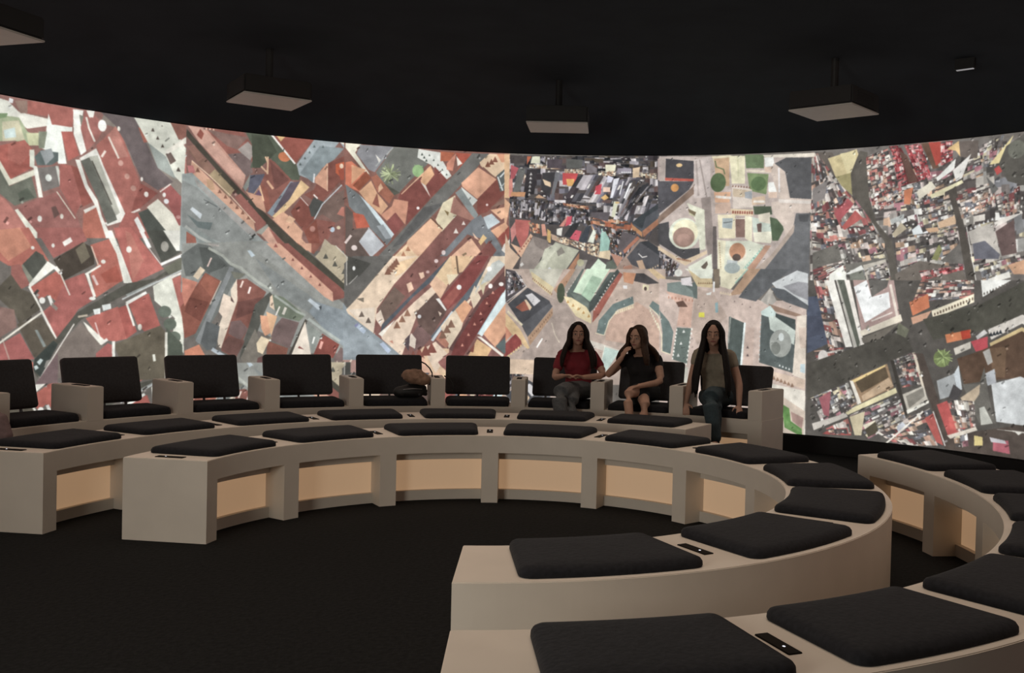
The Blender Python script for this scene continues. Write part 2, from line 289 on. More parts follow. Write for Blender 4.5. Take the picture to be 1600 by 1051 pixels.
ART = """
P 9a6a60 -5109,2950 -3522,3248 -3499,1855 -5094,1746
P 8b7f74 -4198,2893 -3939,2875 -3506,2304 -3504,2179 -3701,2260 -3847,2343 -3956,2452 -4079,2746 -4243,2769
P 6d605f -4268,2882 -3963,2872 -3753,2451 -3617,2343 -3750,2256 -3895,2338 -4030,2634 -4115,2765
P a8604f -3926,2781 -3842,2781 -3811,2676 -3876,2655
P dfe0ce -3856,2876 -3656,2868 -3512,2652 -3506,2304 -3680,2459 -3840,2660 -3914,2783 -3963,2860
P 9aa29a -3840,2660 -3682,2558 -3593,2370 -3753,2451
P 8f5a4c -3657,2875 -3491,2867 -3489,2767 -3575,2719
T 5c5048 3 32 -3800,2775 -3714,2646
P 6b5850 -3688,2581 -3646,2605 -3596,2531 -3644,2494
T 5c5048 2 42 -3573,2456 -3521,2325
T 8a8478 3 17 -3722,2822 -3510,2528
P c9776a -3511,2615 -3426,2663 -3421,2412 -3521,2427
P ede7d6 -3695,2605 -3514,2752 -3501,2704 -3670,2584
P efeddd -5087,2836 -4980,2824 -4893,2752 -4662,2736 -4661,2680 -4826,2631 -4891,2664 -5043,2715 -5085,2675
P f4f5e4 -5087,2825 -5001,2820 -4914,2759 -4978,2704 -5085,2718
P a9b58c -5042,2704 -4892,2708 -4825,2609 -4759,2586 -4824,2498 -4933,2526 -5040,2499
P cfc8a4 -5020,2654 -4892,2686 -4846,2539 -5018,2502
P c9dcd6 -5009,2590 -4923,2626 -4912,2551 -4997,2527
P d6d8a6 -4836,2596 -4738,2612 -4736,2511 -4813,2500
P 7e9a6a -5064,2711 -4979,2726 -4989,2692 -5063,2668
P b8685c -4850,2837 -4807,2856 -4456,2856 -4471,2699 -4628,2685 -4673,2757 -4849,2749
P a08070 -4926,2834 -4829,2852 -4827,2753 -4882,2743
P ffffff -4969,2848 -4937,2843 -4942,2809 -4974,2814
P f6fbef -4673,2701 -4560,2662 -4512,2395 -4579,2386 -4602,2463 -4714,2492 -4682,2598
P f6fbef -4663,2781 -4634,2696 -4471,2699 -4470,2664 -4583,2647 -4672,2689
P 8a9078 -4738,2623 -4672,2633 -4692,2495 -4736,2489
P b85f52 -5039,2466 -4846,2539 -4774,2461 -4789,2325 -4950,2217 -5038,2337
P c06a5c -4975,2487 -4846,2534 -4780,2460 -4876,2336 -4974,2367
P e9e6cc -5038,2358 -4950,2217 -4767,2317 -4755,2274 -4971,2160 -5037,2293
P e8ead6 -4807,2468 -4769,2473 -4767,2328 -4805,2334
P c4665a -4560,2650 -4470,2664 -4411,2477 -4501,2419
P fbfaee -4467,2848 -4382,2851 -4403,2709 -4354,2519 -4399,2479 -4459,2643
P 8a8878 -4416,2811 -4381,2805 -4380,2724 -4403,2732
P b06a60 -4371,2853 -4267,2812 -4219,2714 -4275,2612 -4354,2519 -4403,2698
L f0e8d8 16 -4358,2797 -4334,2708 -4287,2610
P f2f0e4 -4359,2855 -4290,2867 -4301,2807 -4335,2801
O fffff6 35 49 -4227,2750
P 5f6b68 -4768,2417 -4714,2481 -4580,2477 -4579,2409 -4635,2368 -4745,2353
P 9aa0a0 -4725,2468 -4636,2503 -4613,2438 -4679,2362
P 7b746e -4745,2331 -4601,2366 -4565,2206 -4698,2146
O e0e4da 25 29 -4655,2263
P d7d9cb -4601,2366 -4579,2369 -4537,2209 -4565,2206
P f0efe0 -4778,2349 -4745,2342 -4697,2101 -4731,2097
P 6f7263 -5037,2293 -4960,2161 -4788,2259 -4742,2096 -4915,2012 -5035,2098
P 5c6354 -4895,2113 -4819,2166 -4764,2094 -4872,2050
P b5655b -4568,2388 -4478,2388 -4382,2098 -4438,1977 -4565,2194
P 9c5348 -4478,2388 -4421,2372 -4327,2220 -4291,2107 -4382,2052 -4406,2165
P c2776a -5077,2093 -4991,2059 -4915,1968 -4704,1774 -5073,1748
P a4655d -4915,1990 -4565,2171 -4414,1956 -4366,1797 -4737,1771
P 6e4f48 -4630,2028 -4596,2043 -4562,1978 -4606,1940
L e8e0c8 9 -4587,2158 -4437,1954
O e8e8dc 18 25 -4720,1928
O dfd8c8 14 21 -4545,1962
P f5f5e0 -4915,1979 -4893,1992 -4738,1816 -4737,1771 -4770,1769
P c06c58 -4370,2030 -4255,2063 -4159,1811 -4378,1796
P e8e4d8 -4370,2030 -4267,2086 -4267,2062 -4358,2002
P f3f1e4 -4444,2438 -4405,2443 -4339,2242 -4256,2122 -4220,1996 -4135,1813 -4182,1810 -4267,2062 -4361,2216
P efece0 -4410,2454 -4274,2554 -4009,2014 -4043,1963 -4172,1911 -4195,1939 -4091,1971
P 6d6e63 -4399,2432 -4319,2478 -4103,2006 -4091,1971 -4172,1929 -4256,2134
P b9b8a8 -4331,2476 -4262,2497 -4068,2033 -4103,2006
L 5a564c 12 -4307,2444 -4140,2098
P b5685c -4275,2577 -4115,2753 -4054,2667 -3894,2290 -3962,2042 -4021,2025 -4214,2421
P bf7a6c -4183,2672 -4115,2765 -4005,2518 -4087,2496
L ecdccb 17 -4172,2662 -4087,2496
L f4e2d2 19 -4227,2490 -4199,2540
O d8a090 22 24 -4069,2456
O c89080 22 24 -4014,2349
O c89080 24 24 -3959,2253
O f4f0e0 12 21 -4089,2745
P a0564c -3895,2302 -3749,2231 -3903,2083 -3974,2041 -3952,2139
O f8f0e4 19 24 -3848,2212
L f0e4d8 17 -3968,2041 -3903,2077
O f8f0e4 11 19 -3889,2339
P e4e0cc -3843,2100 -3748,2182 -3500,1955 -3499,1855 -3633,1846
P 50544c -3914,2046 -3831,2089 -3621,1847 -3815,1834
P b06258 -4021,2037 -3914,2046 -3815,1834 -4112,1815 -4078,1912
P a85a55 -3726,2270 -3641,2315 -3504,2179 -3513,1966 -3562,1963
L e8d8cc 12 -3731,2245 -3641,2322
O e8e8e8 22 22 -3675,2167
O f0ece4 15 20 -3694,2222
O d09088 20 17 -3569,2037
P f0f0e8 -3949,1982 -3920,2015 -3852,1893 -3881,1854
P c26c5c -5075,1807 -4806,1851 -4641,1592 -4720,1505 -4960,1541 -5073,1603
P d08468 -5075,1807 -4874,1845 -4781,1701 -4960,1575 -5074,1694
P ab625a -4760,1854 -4386,1884 -4336,1778 -4606,1617
O e8e8dc 13 17 -4611,1720
P efe8de -4538,1752 -4473,1799 -4455,1764 -4519,1718
O f0ece0 14 14 -4772,1692
P 4c4238 -4606,1605 -4372,1763 -4287,1720 -4273,1586 -4521,1442
P 766c58 -4431,1699 -4360,1764 -4310,1645 -4381,1581
P 8a8a78 -4858,1546 -4734,1657 -4640,1580 -4640,1532 -4788,1397
P 52534a -4847,1558 -4746,1668 -4688,1636 -4652,1556 -4766,1445
P a56258 -4938,1542 -4870,1557 -4788,1397 -4856,1360 -4936,1461
P bf6355 -4788,1374 -4570,1524 -4473,1335 -4554,1249 -4648,1319 -4706,1270
P b5625a -4510,1442 -4356,1509 -4269,1291 -4400,1204 -4561,950 -4693,1176 -4589,1261
P c26a5a -4312,1743 -4131,1816 -4015,1473 -4257,1304 -4308,1499 -4237,1600
P b55848 -4224,1502 -4091,1582 -4040,1447 -4174,1430
P f3f0e2 -4652,1591 -4582,1547 -4793,1368 -4799,1397
L f6f2e4 31 -4587,1541 -4552,1501
L e8dccc 12 -4552,1501 -4472,1323
L f8f4e6 19 -4793,1380 -4567,944
O fbfaf0 24 26 -4691,1273
L f6f4ea 26 -4637,1307 -4612,1242
P 9c8c80 -4613,1260 -4565,1213 -4576,1189 -4618,1225
L f6f2e4 17 -4344,1497 -4225,1576
L f6f2e4 24 -4332,1498 -4269,1316
O f8f6ea 27 15 -4287,1297
L e8c8c0 22 -4284,1487 -4247,1415
O f4f0e2 20 17 -4201,1610
L f0c8b0 12 -4300,1731 -4243,1581
P f4f3e4 -4193,1874 -4132,1878 -4043,1672 -3953,1437 -4027,1435 -4092,1682
P c2695e -4120,1904 -3973,1915 -3692,1575 -3953,1437 -4043,1672
P c97868 -4022,1886 -3972,1865 -3856,1631 -3953,1450
P c0695e -3869,1631 -3679,1576 -3941,1438
P 4d4e46 -3836,1899 -3697,1909 -3541,1725 -3705,1626
P e8e6d8 -3697,1909 -3493,1923 -3496,1740 -3580,1736
O a09c90 34 46 -3682,1769
L f8f4ee 23 -3705,1613 -3515,1707
L f6f4ee 33 -3885,1890 -3814,1754
L f0d8d0 8 -3821,1748 -3705,1600
O f4ece0 23 28 -3988,1725
P 56544a -4411,1179 -3990,1436 -3766,1482 -3489,1688 -3488,1610 -4013,1335 -4208,1231 -4374,1119 -4561,914 -4720,646 -4756,718 -4585,951
P 6c6c5c -3692,1575 -3502,1701 -3487,1584 -3640,1525
P 9ca29c -4013,1335 -3741,1470 -3765,1431 -3988,1323
L c8ccc8 13 -4037,1296 -3500,1583
P 8a5850 -4690,1836 -4690,1836 -4690,1836
P e9ead8 -3778,1418 -3627,1513 -3588,1489 -3505,1086 -3500,824 -3605,956 -3583,1138 -3763,1290
P bd6a5e -3614,1488 -3487,1545 -3469,1244 -3518,1138
L f0e8dc 21 -3620,1500 -3500,1557
P d7d8cc -3660,1214 -3608,1150 -3634,1137
O 6a7466 57 52 -3673,1195
O 636d5e 57 52 -3626,1085
O 636d5e 57 52 -3586,968
P c0655c -3473,1480 -3407,1429 -3457,1323 -3509,1374
P b96055 -3987,1260 -3814,1353 -3709,1072 -3847,1020 -3910,1084
P c4685c -4339,1131 -4073,1233 -3995,957 -4093,933 -4216,959
P b55a50 -4073,1221 -4000,1247 -3909,1020 -3995,957
P f4f4ea -4012,1272 -3840,1371 -3827,1352 -3987,1253
L f8f4e6 18 -4000,1260 -3935,1071
L f0c8c0 12 -4260,1095 -4216,959
P f3f0e0 -4362,1107 -4314,1070 -4179,946 -4203,903 -4264,935
L f6f0e4 25 -4203,922 -4161,952
P eff4ee -4280,1205 -4219,1218 -4219,1169 -4267,1162
P eff4ee -4208,1243 -4135,1257 -4128,1214 -4195,1194
L c8b8a0 17 -4399,1143 -4327,1156
P 6a604e -4105,908 -3834,1020 -3709,1072 -3657,1007 -3528,929 -3499,759 -3495,535 -3951,552
P 565e50 -3658,1059 -3514,903 -3513,798 -3653,748
P 82746a -4526,938 -4374,1094 -4215,909 -4105,883 -4127,759 -4719,587
P b9625c -4250,836 -4154,921 -4093,896 -4103,771 -4249,774
L f4f4e8 25 -4105,933 -4103,771
L e8e4d4 23 -3657,1007 -3650,593
L e0e0d0 23 -3762,815 -3754,763
O e8e4d4 18 28 -3885,1058
P 605648 -4886,1082 -4692,1141 -4573,950 -4676,845 -4745,812 -4839,989
P 8c6a62 -5068,1218 -4921,1151 -4886,1059 -5064,946
P 5e5648 -5025,1378 -4937,1473 -4856,1360 -4775,1328 -4705,1200 -4863,1082 -4910,1174 -5024,1276
P 8c6a60 -5023,1219 -4910,1197 -4886,1082 -5020,968
P b9645e -5019,922 -4862,1012 -4745,800 -5017,785
L c8a090 11 -4997,968 -4939,794
L eee8d6 16 -5019,934 -4693,1176
P 3e4540 -4745,800 -4596,951 -4561,914 -4697,656 -4756,718
P 87908c -4748,1035 -4725,1035 -4654,904 -4677,893
P d8e8e4 -4728,776 -4699,804 -4676,792 -4704,751
P d8e8e4 -4750,741 -4727,752 -4710,728 -4738,711
L e8e0d4 10 -4720,610 -4433,1082
P 8c8880 -4652,785 -4618,796 -4652,726 -4669,732
P c86c5c -5062,787 -4756,777 -4754,588 -5060,605
P 7d6464 -4742,588 -4560,854 -4556,579
P 8c6258 -3513,2912 -1979,3096 -1954,1819 -3493,1742
P 9c5c50 -3334,2860 -3005,2869 -2890,2690 -2909,2519 -3133,2597 -3267,2737
P 7d6864 -3166,2638 -2935,2686 -2909,2497 -2975,2445
P a89c94 -3052,2695 -2959,2779 -2890,2713 -2933,2607
P 8c6a60 -3334,2849 -3148,2829 -2959,2818 -3057,2695 -3146,2718
T f0c8a8 3 20 -3334,2852 -3269,2851
P 5a6250 -2982,2866 -2747,2865 -2515,2625 -2467,2514 -2478,2466 -2558,2460 -2662,2542 -2755,2659 -2843,2548 -2932,2540 -2890,2702
P 4a5040 -2927,2856 -2781,2861 -2688,2712 -2843,2548 -2910,2542
P 93584c -2777,2646 -2709,2618 -2547,2461 -2734,2148 -2791,2166 -2840,2390 -2797,2507
P 7a4a42 -2754,2625 -2569,2459 -2704,2356
P a8584a -2691,2871 -2336,2874 -2515,2625 -2620,2730 -2713,2846
P e8b878 -2702,2868 -2611,2868 -2656,2812
O d8784c 58 46 -2619,2673
L fffaf0 18 -2742,2868 -2521,2619
P a8b4b8 -2336,2874 -2104,2861 -2228,2697 -2363,2476 -2479,2513 -2504,2614
P 8a979a -2289,2808 -2056,2806 -2147,2692 -2261,2601 -2351,2453 -2468,2537
P a8b4bc -2104,2867 -1975,2866 -1972,2707
P f6f0dc -2104,2867 -1975,2878 -1973,2778
T 5e6a6a 4 26 -2340,2798 -2469,2618
T 5e6a6a 1 28 -2257,2802 -2257,2802
P 8c5044 -2338,2385 -2227,2639 -1973,2778 -1965,2364 -2096,2473 -2278,2249 -2429,2331
P d8603c -2134,2647 -1972,2707 -1967,2459 -2050,2500 -2133,2564
P b0503c -2110,2590 -1971,2660 -1967,2506 -2085,2497
P dfa080 -2329,2502 -2214,2652 -2208,2383 -2328,2455
L f4c4a0 9 -2213,2646 -2208,2383
O f8d8b8 19 24 -2078,2633
L f0f0f0 14 -2335,2536 -2340,2454
P cf9580 -3382,2799 -3334,2849 -2975,2468 -3006,2330 -3063,2392 -3386,2712
P dba590 -3496,2855 -3366,2856 -3144,2618 -2975,2457 -2996,2354 -3397,2721
P 9c5244 -3419,2784 -3388,2842 -3355,2803 -3375,2746
P dfa892 -3166,2627 -2975,2468 -2996,2354 -3085,2424
P 4a4439 -3508,2826 -3385,2701 -3242,2552 -3017,2329 -2744,2090 -2408,1798 -2534,1792 -2880,2137 -3106,2344 -3263,2517 -3510,2761
P 8c9088 -2996,2354 -2931,2483 -2929,2393 -2973,2316
P d49a7c -2973,2322 -2883,2295 -2840,2378 -2779,2133 -2870,2183
P 9c5848 -2829,2413 -2779,2145 -2734,2148 -2771,2350
L f0c090 11 -2894,2306 -2845,2389 -2803,2245
P 70546c -2883,2295 -2850,2349 -2821,2289
L e8b890 16 -2832,2561 -2774,2509
L e8b890 16 -2772,2657 -2774,2498
L e8b890 16 -2794,2655 -2776,2611
L e8b088 23 -2773,2430 -2721,2366
P 606070 -2931,2472 -2797,2496 -2840,2390 -2894,2306 -2950,2312
P 8a96a0 -2768,2134 -2558,2448 -2512,2441 -2722,2103
P 60545e -2711,2149 -2557,2437 -2455,2457 -2543,2300 -2677,2129
P eac088 -2461,2468 -2379,2405 -2676,2083 -2722,2103 -2566,2275
P dfa583 -2721,2080 -2621,2156 -2574,2124 -2434,1983 -2444,1912 -2350,1812 -2408,1798
P 944f40 -2423,1983 -2310,2107 -2168,1998 -2304,1803 -2362,1847
P 8c4c40 -2552,2160 -2452,2306 -2358,2220 -2321,2106 -2423,1983 -2517,2094
P 50504c -2381,2219 -2337,2315 -2243,2275 -2299,2131 -2356,2127
P 7c6258 -2321,2106 -2221,2300 -1967,2459 -1961,2198 -2123,2083 -2253,2157
L c8d0d4 11 -2327,2106 -2255,2250 -2072,2451
L e0d0c8 9 -2463,2306 -2387,2230
P c87866 -2113,2166 -2068,2239 -1974,2245 -2042,2146
P 9c5c50 -2310,2107 -2123,2083 -2190,1926 -2270,1875
O c88878 26 28 -2343,2011
P ecb890 -2596,2065 -2563,2125 -2505,2094 -2539,2046
O c8dcec 24 26 -2155,2016
O f0d8b0 19 17 -2095,2037
P c0b094 -2225,1924 -2094,1813 -2269,1805
L f0e8e0 14 -2337,2338 -2302,2306
P 8a6454 -3492,2633 -3439,2683 -3273,2505 -3095,2322 -3126,2241 -3305,2424
P a07060 -3503,2675 -3439,2694 -3351,2584 -3404,2545
P a8906c -3305,2435 -3252,2496 -3073,2324 -3116,2254
P d8a284 -3458,2550 -3393,2492 -2890,2046 -2877,1956 -3012,2038 -3478,2439
P bf9470 -3326,2400 -3272,2395 -3248,2308 -3314,2302
P a26055 -3071,2257 -3017,2296 -2777,2042 -2854,1946 -2889,2035
T 8a5a48 1 44 -3403,2469 -3403,2469
T 8a5a48 6 38 -3204,2296 -2940,2076
L f0cca8 8 -3458,2550 -3305,2435 -3105,2266 -2878,2035
P cc7874 -3501,2502 -3447,2508 -3424,2445 -3478,2429
P 9ca4a0 -3542,2422 -3457,2442 -2877,1956 -2854,1923 -2693,1784 -3552,1738
P 8e928e -3541,2368 -3411,2315 -3011,1993 -2875,1843 -2985,1769 -3534,1957
P a4a09a -3434,2400 -2877,1956 -2853,1912 -2921,1908 -3412,2337
P 9c9c90 -2876,1945 -2766,2031 -2742,1987 -2809,1926
P dba58c -2820,1925 -2754,2009 -2638,1856 -2636,1787 -2682,1785
P a05c50 -2754,1998 -2696,1944 -2534,1792 -2625,1787
P 6a7674 -3493,2068 -3395,2010 -3265,2009 -3286,1941 -3394,1955
P cfd8dc -3467,2114 -3446,2137 -3359,2079 -3374,2034
L 5a5f60 7 -3345,2212 -3224,2156
P 8c9490 -3502,1959 -3394,1945 -3196,1813 -3184,1759 -3412,1746
L b8bcb4 24 -3502,1959 -3382,1869 -3206,1791
P a05c4c -3496,1916 -3414,1867 -3403,1812 -3493,1742
P 8c5c50 -2057,2871 -433,2977 -404,1747 -2034,1691
P f0ead0 -2045,2860 -1892,2861 -1950,2774 -1804,2571 -1852,2592 -2044,2813
P 8c8c90 -1904,2855 -1572,2863 -1757,2598 -1817,2618 -1938,2763
P 76776f -1572,2863 -1332,2862 -1232,2717 -1397,2550 -1515,2410 -1562,2383 -1696,2519 -1745,2599
L a8aca8 12 -1584,2850 -1746,2659
P e0dcd0 -1755,2777 -1700,2722 -1717,2691
P e4e6dc -1332,2856 -1102,2834 -1088,2750 -1000,2608 -1047,2569 -1208,2706 -1342,2771
T 505850 3 27 -1295,2804 -1251,2746
T 505850 5 22 -1222,2800 -1048,2618
P 5d5c50 -1708,2518 -1503,2411 -1562,2383
Z a4b080 11 106 -1608,2591
Z 85c068 7 63 -1330,2651
O 90b878 56 61 -1333,2638
P e07858 -2042,2672 -1983,2688 -1803,2547 -1907,2398 -2037,2448
P e8a478 -1982,2653 -1840,2616 -1979,2464
P 9c5038 -1967,2453 -1840,2604 -1791,2536 -1907,2409
P ecb084 -1907,2398 -1791,2513 -1729,2397 -1619,2272 -1689,2184 -1822,2296
P b06850 -1791,2548 -1733,2576 -1562,2383 -1608,2297 -1729,2409
P eab890 -1718,2458 -1695,2495 -1671,2449 -1717,2398
P a05c4c -1774,2287 -1729,2397 -1702,2255
P e09878 -1689,2184 -1583,2274 -1561,2347 -1417,2331 -1448,2100 -1546,2216 -1628,2127
P 96504a -1628,2115 -1546,2216 -1460,2100 -1554,1987
P dff0f4 -1906,2374 -1749,2229 -1554,1999 -1589,1949 -1735,2134 -1893,2327
P 7a7f80 -2037,2460 -1906,2374 -1724,2134 -1577,1950 -1623,1887 -1998,2249
P a8b0b4 -1728,2074 -1663,2090 -1577,1962 -1636,1947
P c4c8cc -1897,1911 -1805,2058 -1647,1886 -1775,1761
P c85c44 -1961,2192 -1855,2175 -1793,2059 -1923,2040
P 6a5850 -2033,2259 -1961,2192 -1958,2027 -1805,2046 -1897,1911 -1787,1761 -2022,1692
L f0d8d0 24 -2026,1893 -1975,1966
O f4e0d8 29 26 -1940,1849
P 8c4a42 -1503,2411 -1302,2568 -1201,2379 -1436,2101 -1423,2331 -1525,2349
L f0b890 10 -1490,2400 -1208,2694
P ecb080 -1314,2579 -1208,2694 -1170,2611 -1252,2498 -1300,2519
P 904c44 -1171,2696 -1035,2558 -1201,2379 -1252,2498 -1170,2611
P f4e4d4 -1301,2525 -1252,2498 -1201,2379
P c86848 -1114,2845 -968,2842 -1027,2753 -1112,2748
P e08c70 -1051,2727 -956,2842 -988,2658 -1049,2667
P b85440 -968,2842 -797,2838 -964,2635 -905,2735
P f6e8d8 -955,2806 -893,2736 -941,2709
P 716f6a -798,2844 -626,2847 -1149,2236 -1573,1781 -1774,1701 -1564,1938 -1201,2367 -964,2635
P 5f5e5c -1271,2278 -1079,2336 -1480,1906 -1575,1865
P eaa884 -901,2540 -733,2707 -547,2592 -738,2388 -888,2504
P f0cca4 -722,2756 -626,2847 -418,2849 -415,2732 -560,2616 -709,2720
P e89c74 -553,2850 -418,2849 -416,2769 -502,2766
T 8c5440 3 61 -636,2736 -564,2788
L 8c6450 10 -684,2709 -559,2604
P 8c4a40 -738,2376 -547,2592 -410,2511 -637,2257 -735,2229
P dfe4dc -900,2503 -732,2376 -786,2313 -886,2455
P 8c9492 -959,2440 -900,2491 -722,2229 -758,2179
P 5f6664 -548,2629 -421,2744 -416,2499 -507,2471
L e0e8e4 15 -535,2617 -483,2484
L e0e8e4 15 -421,2720 -511,2618
L b8c0bc 10 -508,2508 -424,2609
P 8c6a5c -602,2308 -420,2437 -412,2363
P ecb088 -601,2283 -412,2327 -428,2228 -488,2189
P e8d8b0 -1079,2336 -959,2415 -936,2221 -1084,2044 -1148,2163
P 8a6844 -993,2328 -938,2282 -949,2257
P 8c7448 -1065,2264 -1016,2242 -1027,2205
P efb890 -1421,1944 -1196,2173 -1073,2068 -1309,1779 -1432,1908
L 684838 12 -1196,2179 -1079,2074
P efc89c -1619,1707 -1432,1908 -1309,1779 -1356,1717
P b07868 -971,2402 -758,2191 -758,2154 -1004,2242
P 8c5850 -942,2208 -758,2154 -1067,1800 -1138,1724 -1344,1717 -1084,2044
T b87a58 3 53 -1501,1748 -1413,1860
P 787c80 -783,2178 -698,2230 -609,2111 -469,1894 -406,1809 -528,1769 -668,1986 -828,2029 -1090,1726 -1162,1724
P b8c4c8 -673,2207 -588,2247 -500,2164 -621,2086
P e8ddd0 -458,1943 -398,1994 -393,1809 -481,1881
P e8a880 -596,2074 -451,2165 -413,2117 -521,2003
P ecc0a0 -780,2055 -704,1972 -754,1995
P a85044 -521,2003 -407,2130 -404,2006 -470,1930
P ecb490 -1065,1727 -791,1994 -690,1862 -809,1735
P eac080 -716,1959 -669,2035 -631,1999 -691,1923
P 8c5048 -690,1862 -606,1975 -530,1879 -626,1741 -785,1736
T f4e8dc 1 42 -867,2138 -867,2138
T f4e8dc 1 54 -941,2055 -941,2055
O f0dcd8 20 24 -1062,1837
O f8f0ec 15 15 -1325,2270
O f8e0d8 12 12 -637,2333
P 959790 -3532,1807 -2774,1873 -1990,1273 -1981,821 -2400,820 -3535,1372
P 8a8f8c -2872,1709 -1987,1131 -1982,869 -2385,1218 -2640,1374
P 9a9c96 -2986,1839 -2774,1850 -2274,1455 -2120,1330 -2295,1372 -2760,1703
P 8f9aa0 -2294,1313 -1989,1226 -1981,845 -2220,1056 -2362,1218
P e0a588 -2774,1850 -2638,1858 -2139,1412 -2131,1317 -2214,1362
P 8f5248 -2649,1857 -2558,1862 -2064,1461 -1992,1368 -2132,1329 -2139,1412
P 4c483c -2569,1861 -2478,1866 -1994,1475 -1992,1392 -2064,1461
P c0b090 -2314,1746 -2201,1880 -2119,1861 -1999,1748 -2006,1475
L dcd4c0 9 -2119,1861 -1999,1748
T 5c5a50 3 54 -2210,1751 -2032,1610
P 9c5c4c -2489,1866 -2259,1877 -2326,1769
P dba080 -2478,1866 -2351,1873 -2350,1780
T 8c5048 4 30 -2521,1708 -2263,1479
T a05850 1 39 -2683,1832 -2683,1832
P c0d0d8 -2946,1773 -2918,1780 -2873,1731 -2906,1713
P c8d4dc -2376,1323 -2353,1347 -2247,1268 -2270,1232
P 50585c -2270,1267 -2241,1279 -2246,1232
P 6a6e6a -3541,1698 -3392,1815 -3283,1799 -3093,1631 -3168,1471 -3279,1534 -3495,1515
P 585c58 -3381,1783 -3283,1777 -3115,1619 -3201,1493 -3334,1576
P 707470 -3279,1556 -3093,1631 -2959,1546 -3068,1464 -3196,1203 -3376,903 -3410,980
P 8c9090 -3104,1619 -3060,1610 -3355,903 -3399,936
P e0c8a8 -3430,1517 -3367,1608 -3323,1576 -3386,1486
L f0ccc0 13 -3302,1611 -3270,1689
P 955444 -3386,1453 -3322,1554 -3179,1482 -3400,1002 -3496,958 -3533,1241 -3460,1341
P a8604c -3322,1543 -3190,1471 -3264,1335 -3364,1454
P 7c4438 -3459,1330 -3285,1290 -3358,1112 -3500,1198
P e08870 -3527,1503 -3419,1474 -3386,1464 -3501,1242 -3524,1350
L c8b8a8 11 -3179,1482 -3274,1268
P d98464 -3494,849 -3366,903 -3298,780 -3493,783
P 8c5448 -3077,1306 -3036,1499 -2947,1513 -2765,1394 -2927,1049 -3045,778 -3168,846
P 764840 -3021,1296 -2798,1347 -2863,1209 -3040,1138
P 7c605c -3084,1115 -2996,1127 -2927,1049 -2992,935 -3105,1003
P 785048 -3104,980 -2948,935 -3034,777 -3179,868
P e8d4bc -3090,1407 -3036,1510 -3027,1307 -3168,868 -3191,880 -3215,1002 -3162,1159 -3196,1203 -3155,1371 -3088,1340
P f0d8c0 -3155,1371 -3077,1306 -3129,1115 -3196,1203
P 5c4440 -3089,1351 -3054,1284 -3088,1306
L f8e0d0 16 -3001,1432 -2980,1489
L f8e8e0 18 -2928,1378 -2912,1435
P 606464 -3304,1113 -3183,1069 -3212,869 -3299,847 -3355,914
P 56564e -2864,1277 -2731,1395 -2708,1372 -2773,1211 -2837,1027 -2944,731 -3001,777
P 7c7468 -2990,777 -2860,1050 -2754,775 -2751,637 -2920,640
P a8bccc -3000,732 -2966,720 -2898,640 -2965,641
L b8c4cc 33 -3245,858 -3134,790
P 76806c -2708,1372 -2606,1352 -2396,1183 -2452,1123 -2636,1167 -2683,1235
P 767668 -3093,1575 -2959,1558 -3003,1511 -3058,1509
L b0b4a8 25 -3294,1777 -3172,1717 -3094,1642 -3004,1612 -2914,1537 -2823,1472 -2709,1407
L a8b0a4 21 -2685,1362 -2570,1284 -2477,1216 -2396,1183
L b0b8b0 26 -2361,1148 -2219,1044 -2065,940
L b0a8a0 18 -3294,1810 -3207,1804
P 7c6460 -2680,1074 -2613,1156 -2452,1112 -2539,867 -2723,947
P 8c5444 -2745,936 -2551,867 -2572,774 -2754,798
P 6c4844 -2833,776 -2743,810 -2740,637 -2853,639
P e8a47c -2818,1175 -2682,1166 -2724,1005 -2769,982 -2804,1050
P f0b888 -2762,1211 -2659,1167 -2712,982
P f0d8b0 -2847,913 -2803,981 -2723,947 -2788,810 -2834,833
P f0d0b0 -2730,1349 -2708,1372 -2683,1224 -2729,1257
L f4ece0 14 -2671,1178 -2638,1259
L e8e0d0 25 -2603,1191 -2581,1249
P 4a443c -2560,774 -2395,1148 -2372,1125 -2515,797
P ecdcc8 -2526,786 -2395,1124 -2330,785
P 8c5048 -2448,890 -2401,855 -2459,867
P 8a9088 -2383,1124 -2242,1009 -2320,820
P 8c463c -2319,785 -2230,1009 -2065,904 -2121,773
P f0a898 -2262,868 -2241,938 -2217,927 -2239,856
L f0f0e8 16 -2321,914 -2305,973
P 7c6460 -2109,773 -2052,880 -1969,821 -1965,631 -2106,631
P e8d0b8 -2106,631 -2085,750 -2024,631
L f0d8d0 12 -2014,702 -2004,785
P 8c5c54 -1889,935 -1656,1179 -1306,1672 -1115,1800 -406,1824 -375,513 -1880,505
P 66635e -2034,1693 -1953,1768 -1561,1784 -2001,1255 -2026,1290
P 4f4e48 -2000,1766 -1774,1703 -1878,1580 -2006,1493
L c0bcb0 9 -2012,1765 -2006,1481
L b8b4ac 7 -1983,1493 -1902,1579
O f4f4f0 14 21 -1939,1649
P 8c979c -2038,1314 -1989,1244 -1724,1009 -1444,795 -1335,771 -1330,503 -2022,506
P 97a2a8 -2036,1219 -1916,1126 -1504,782 -2027,779
P edd0b0 -2007,1243 -1886,1377 -1561,1784 -1297,1794 -1543,1507 -1694,1274 -1724,1009 -1989,1208
P e8d4bc -1989,1244 -1730,1273 -1724,1009
P f0c898 -1548,1712 -1309,1793 -1450,1631 -1533,1580
T 8c5c48 5 72 -1524,1725 -1606,1625
P 9c7058 -1619,1685 -1564,1651 -1570,1627
T 6c5c50 2 60 -1853,1199 -1786,1140
P 7c7060 -1909,1353 -1838,1366 -1837,1319
P 8a5850 -1543,1507 -1297,1794 -1103,1801 -1256,1589 -1315,1514 -1445,1389 -1620,1155 -1736,1009 -1706,1262
P 786054 -1705,1250 -1543,1483 -1433,1389 -1561,1205 -1619,1107
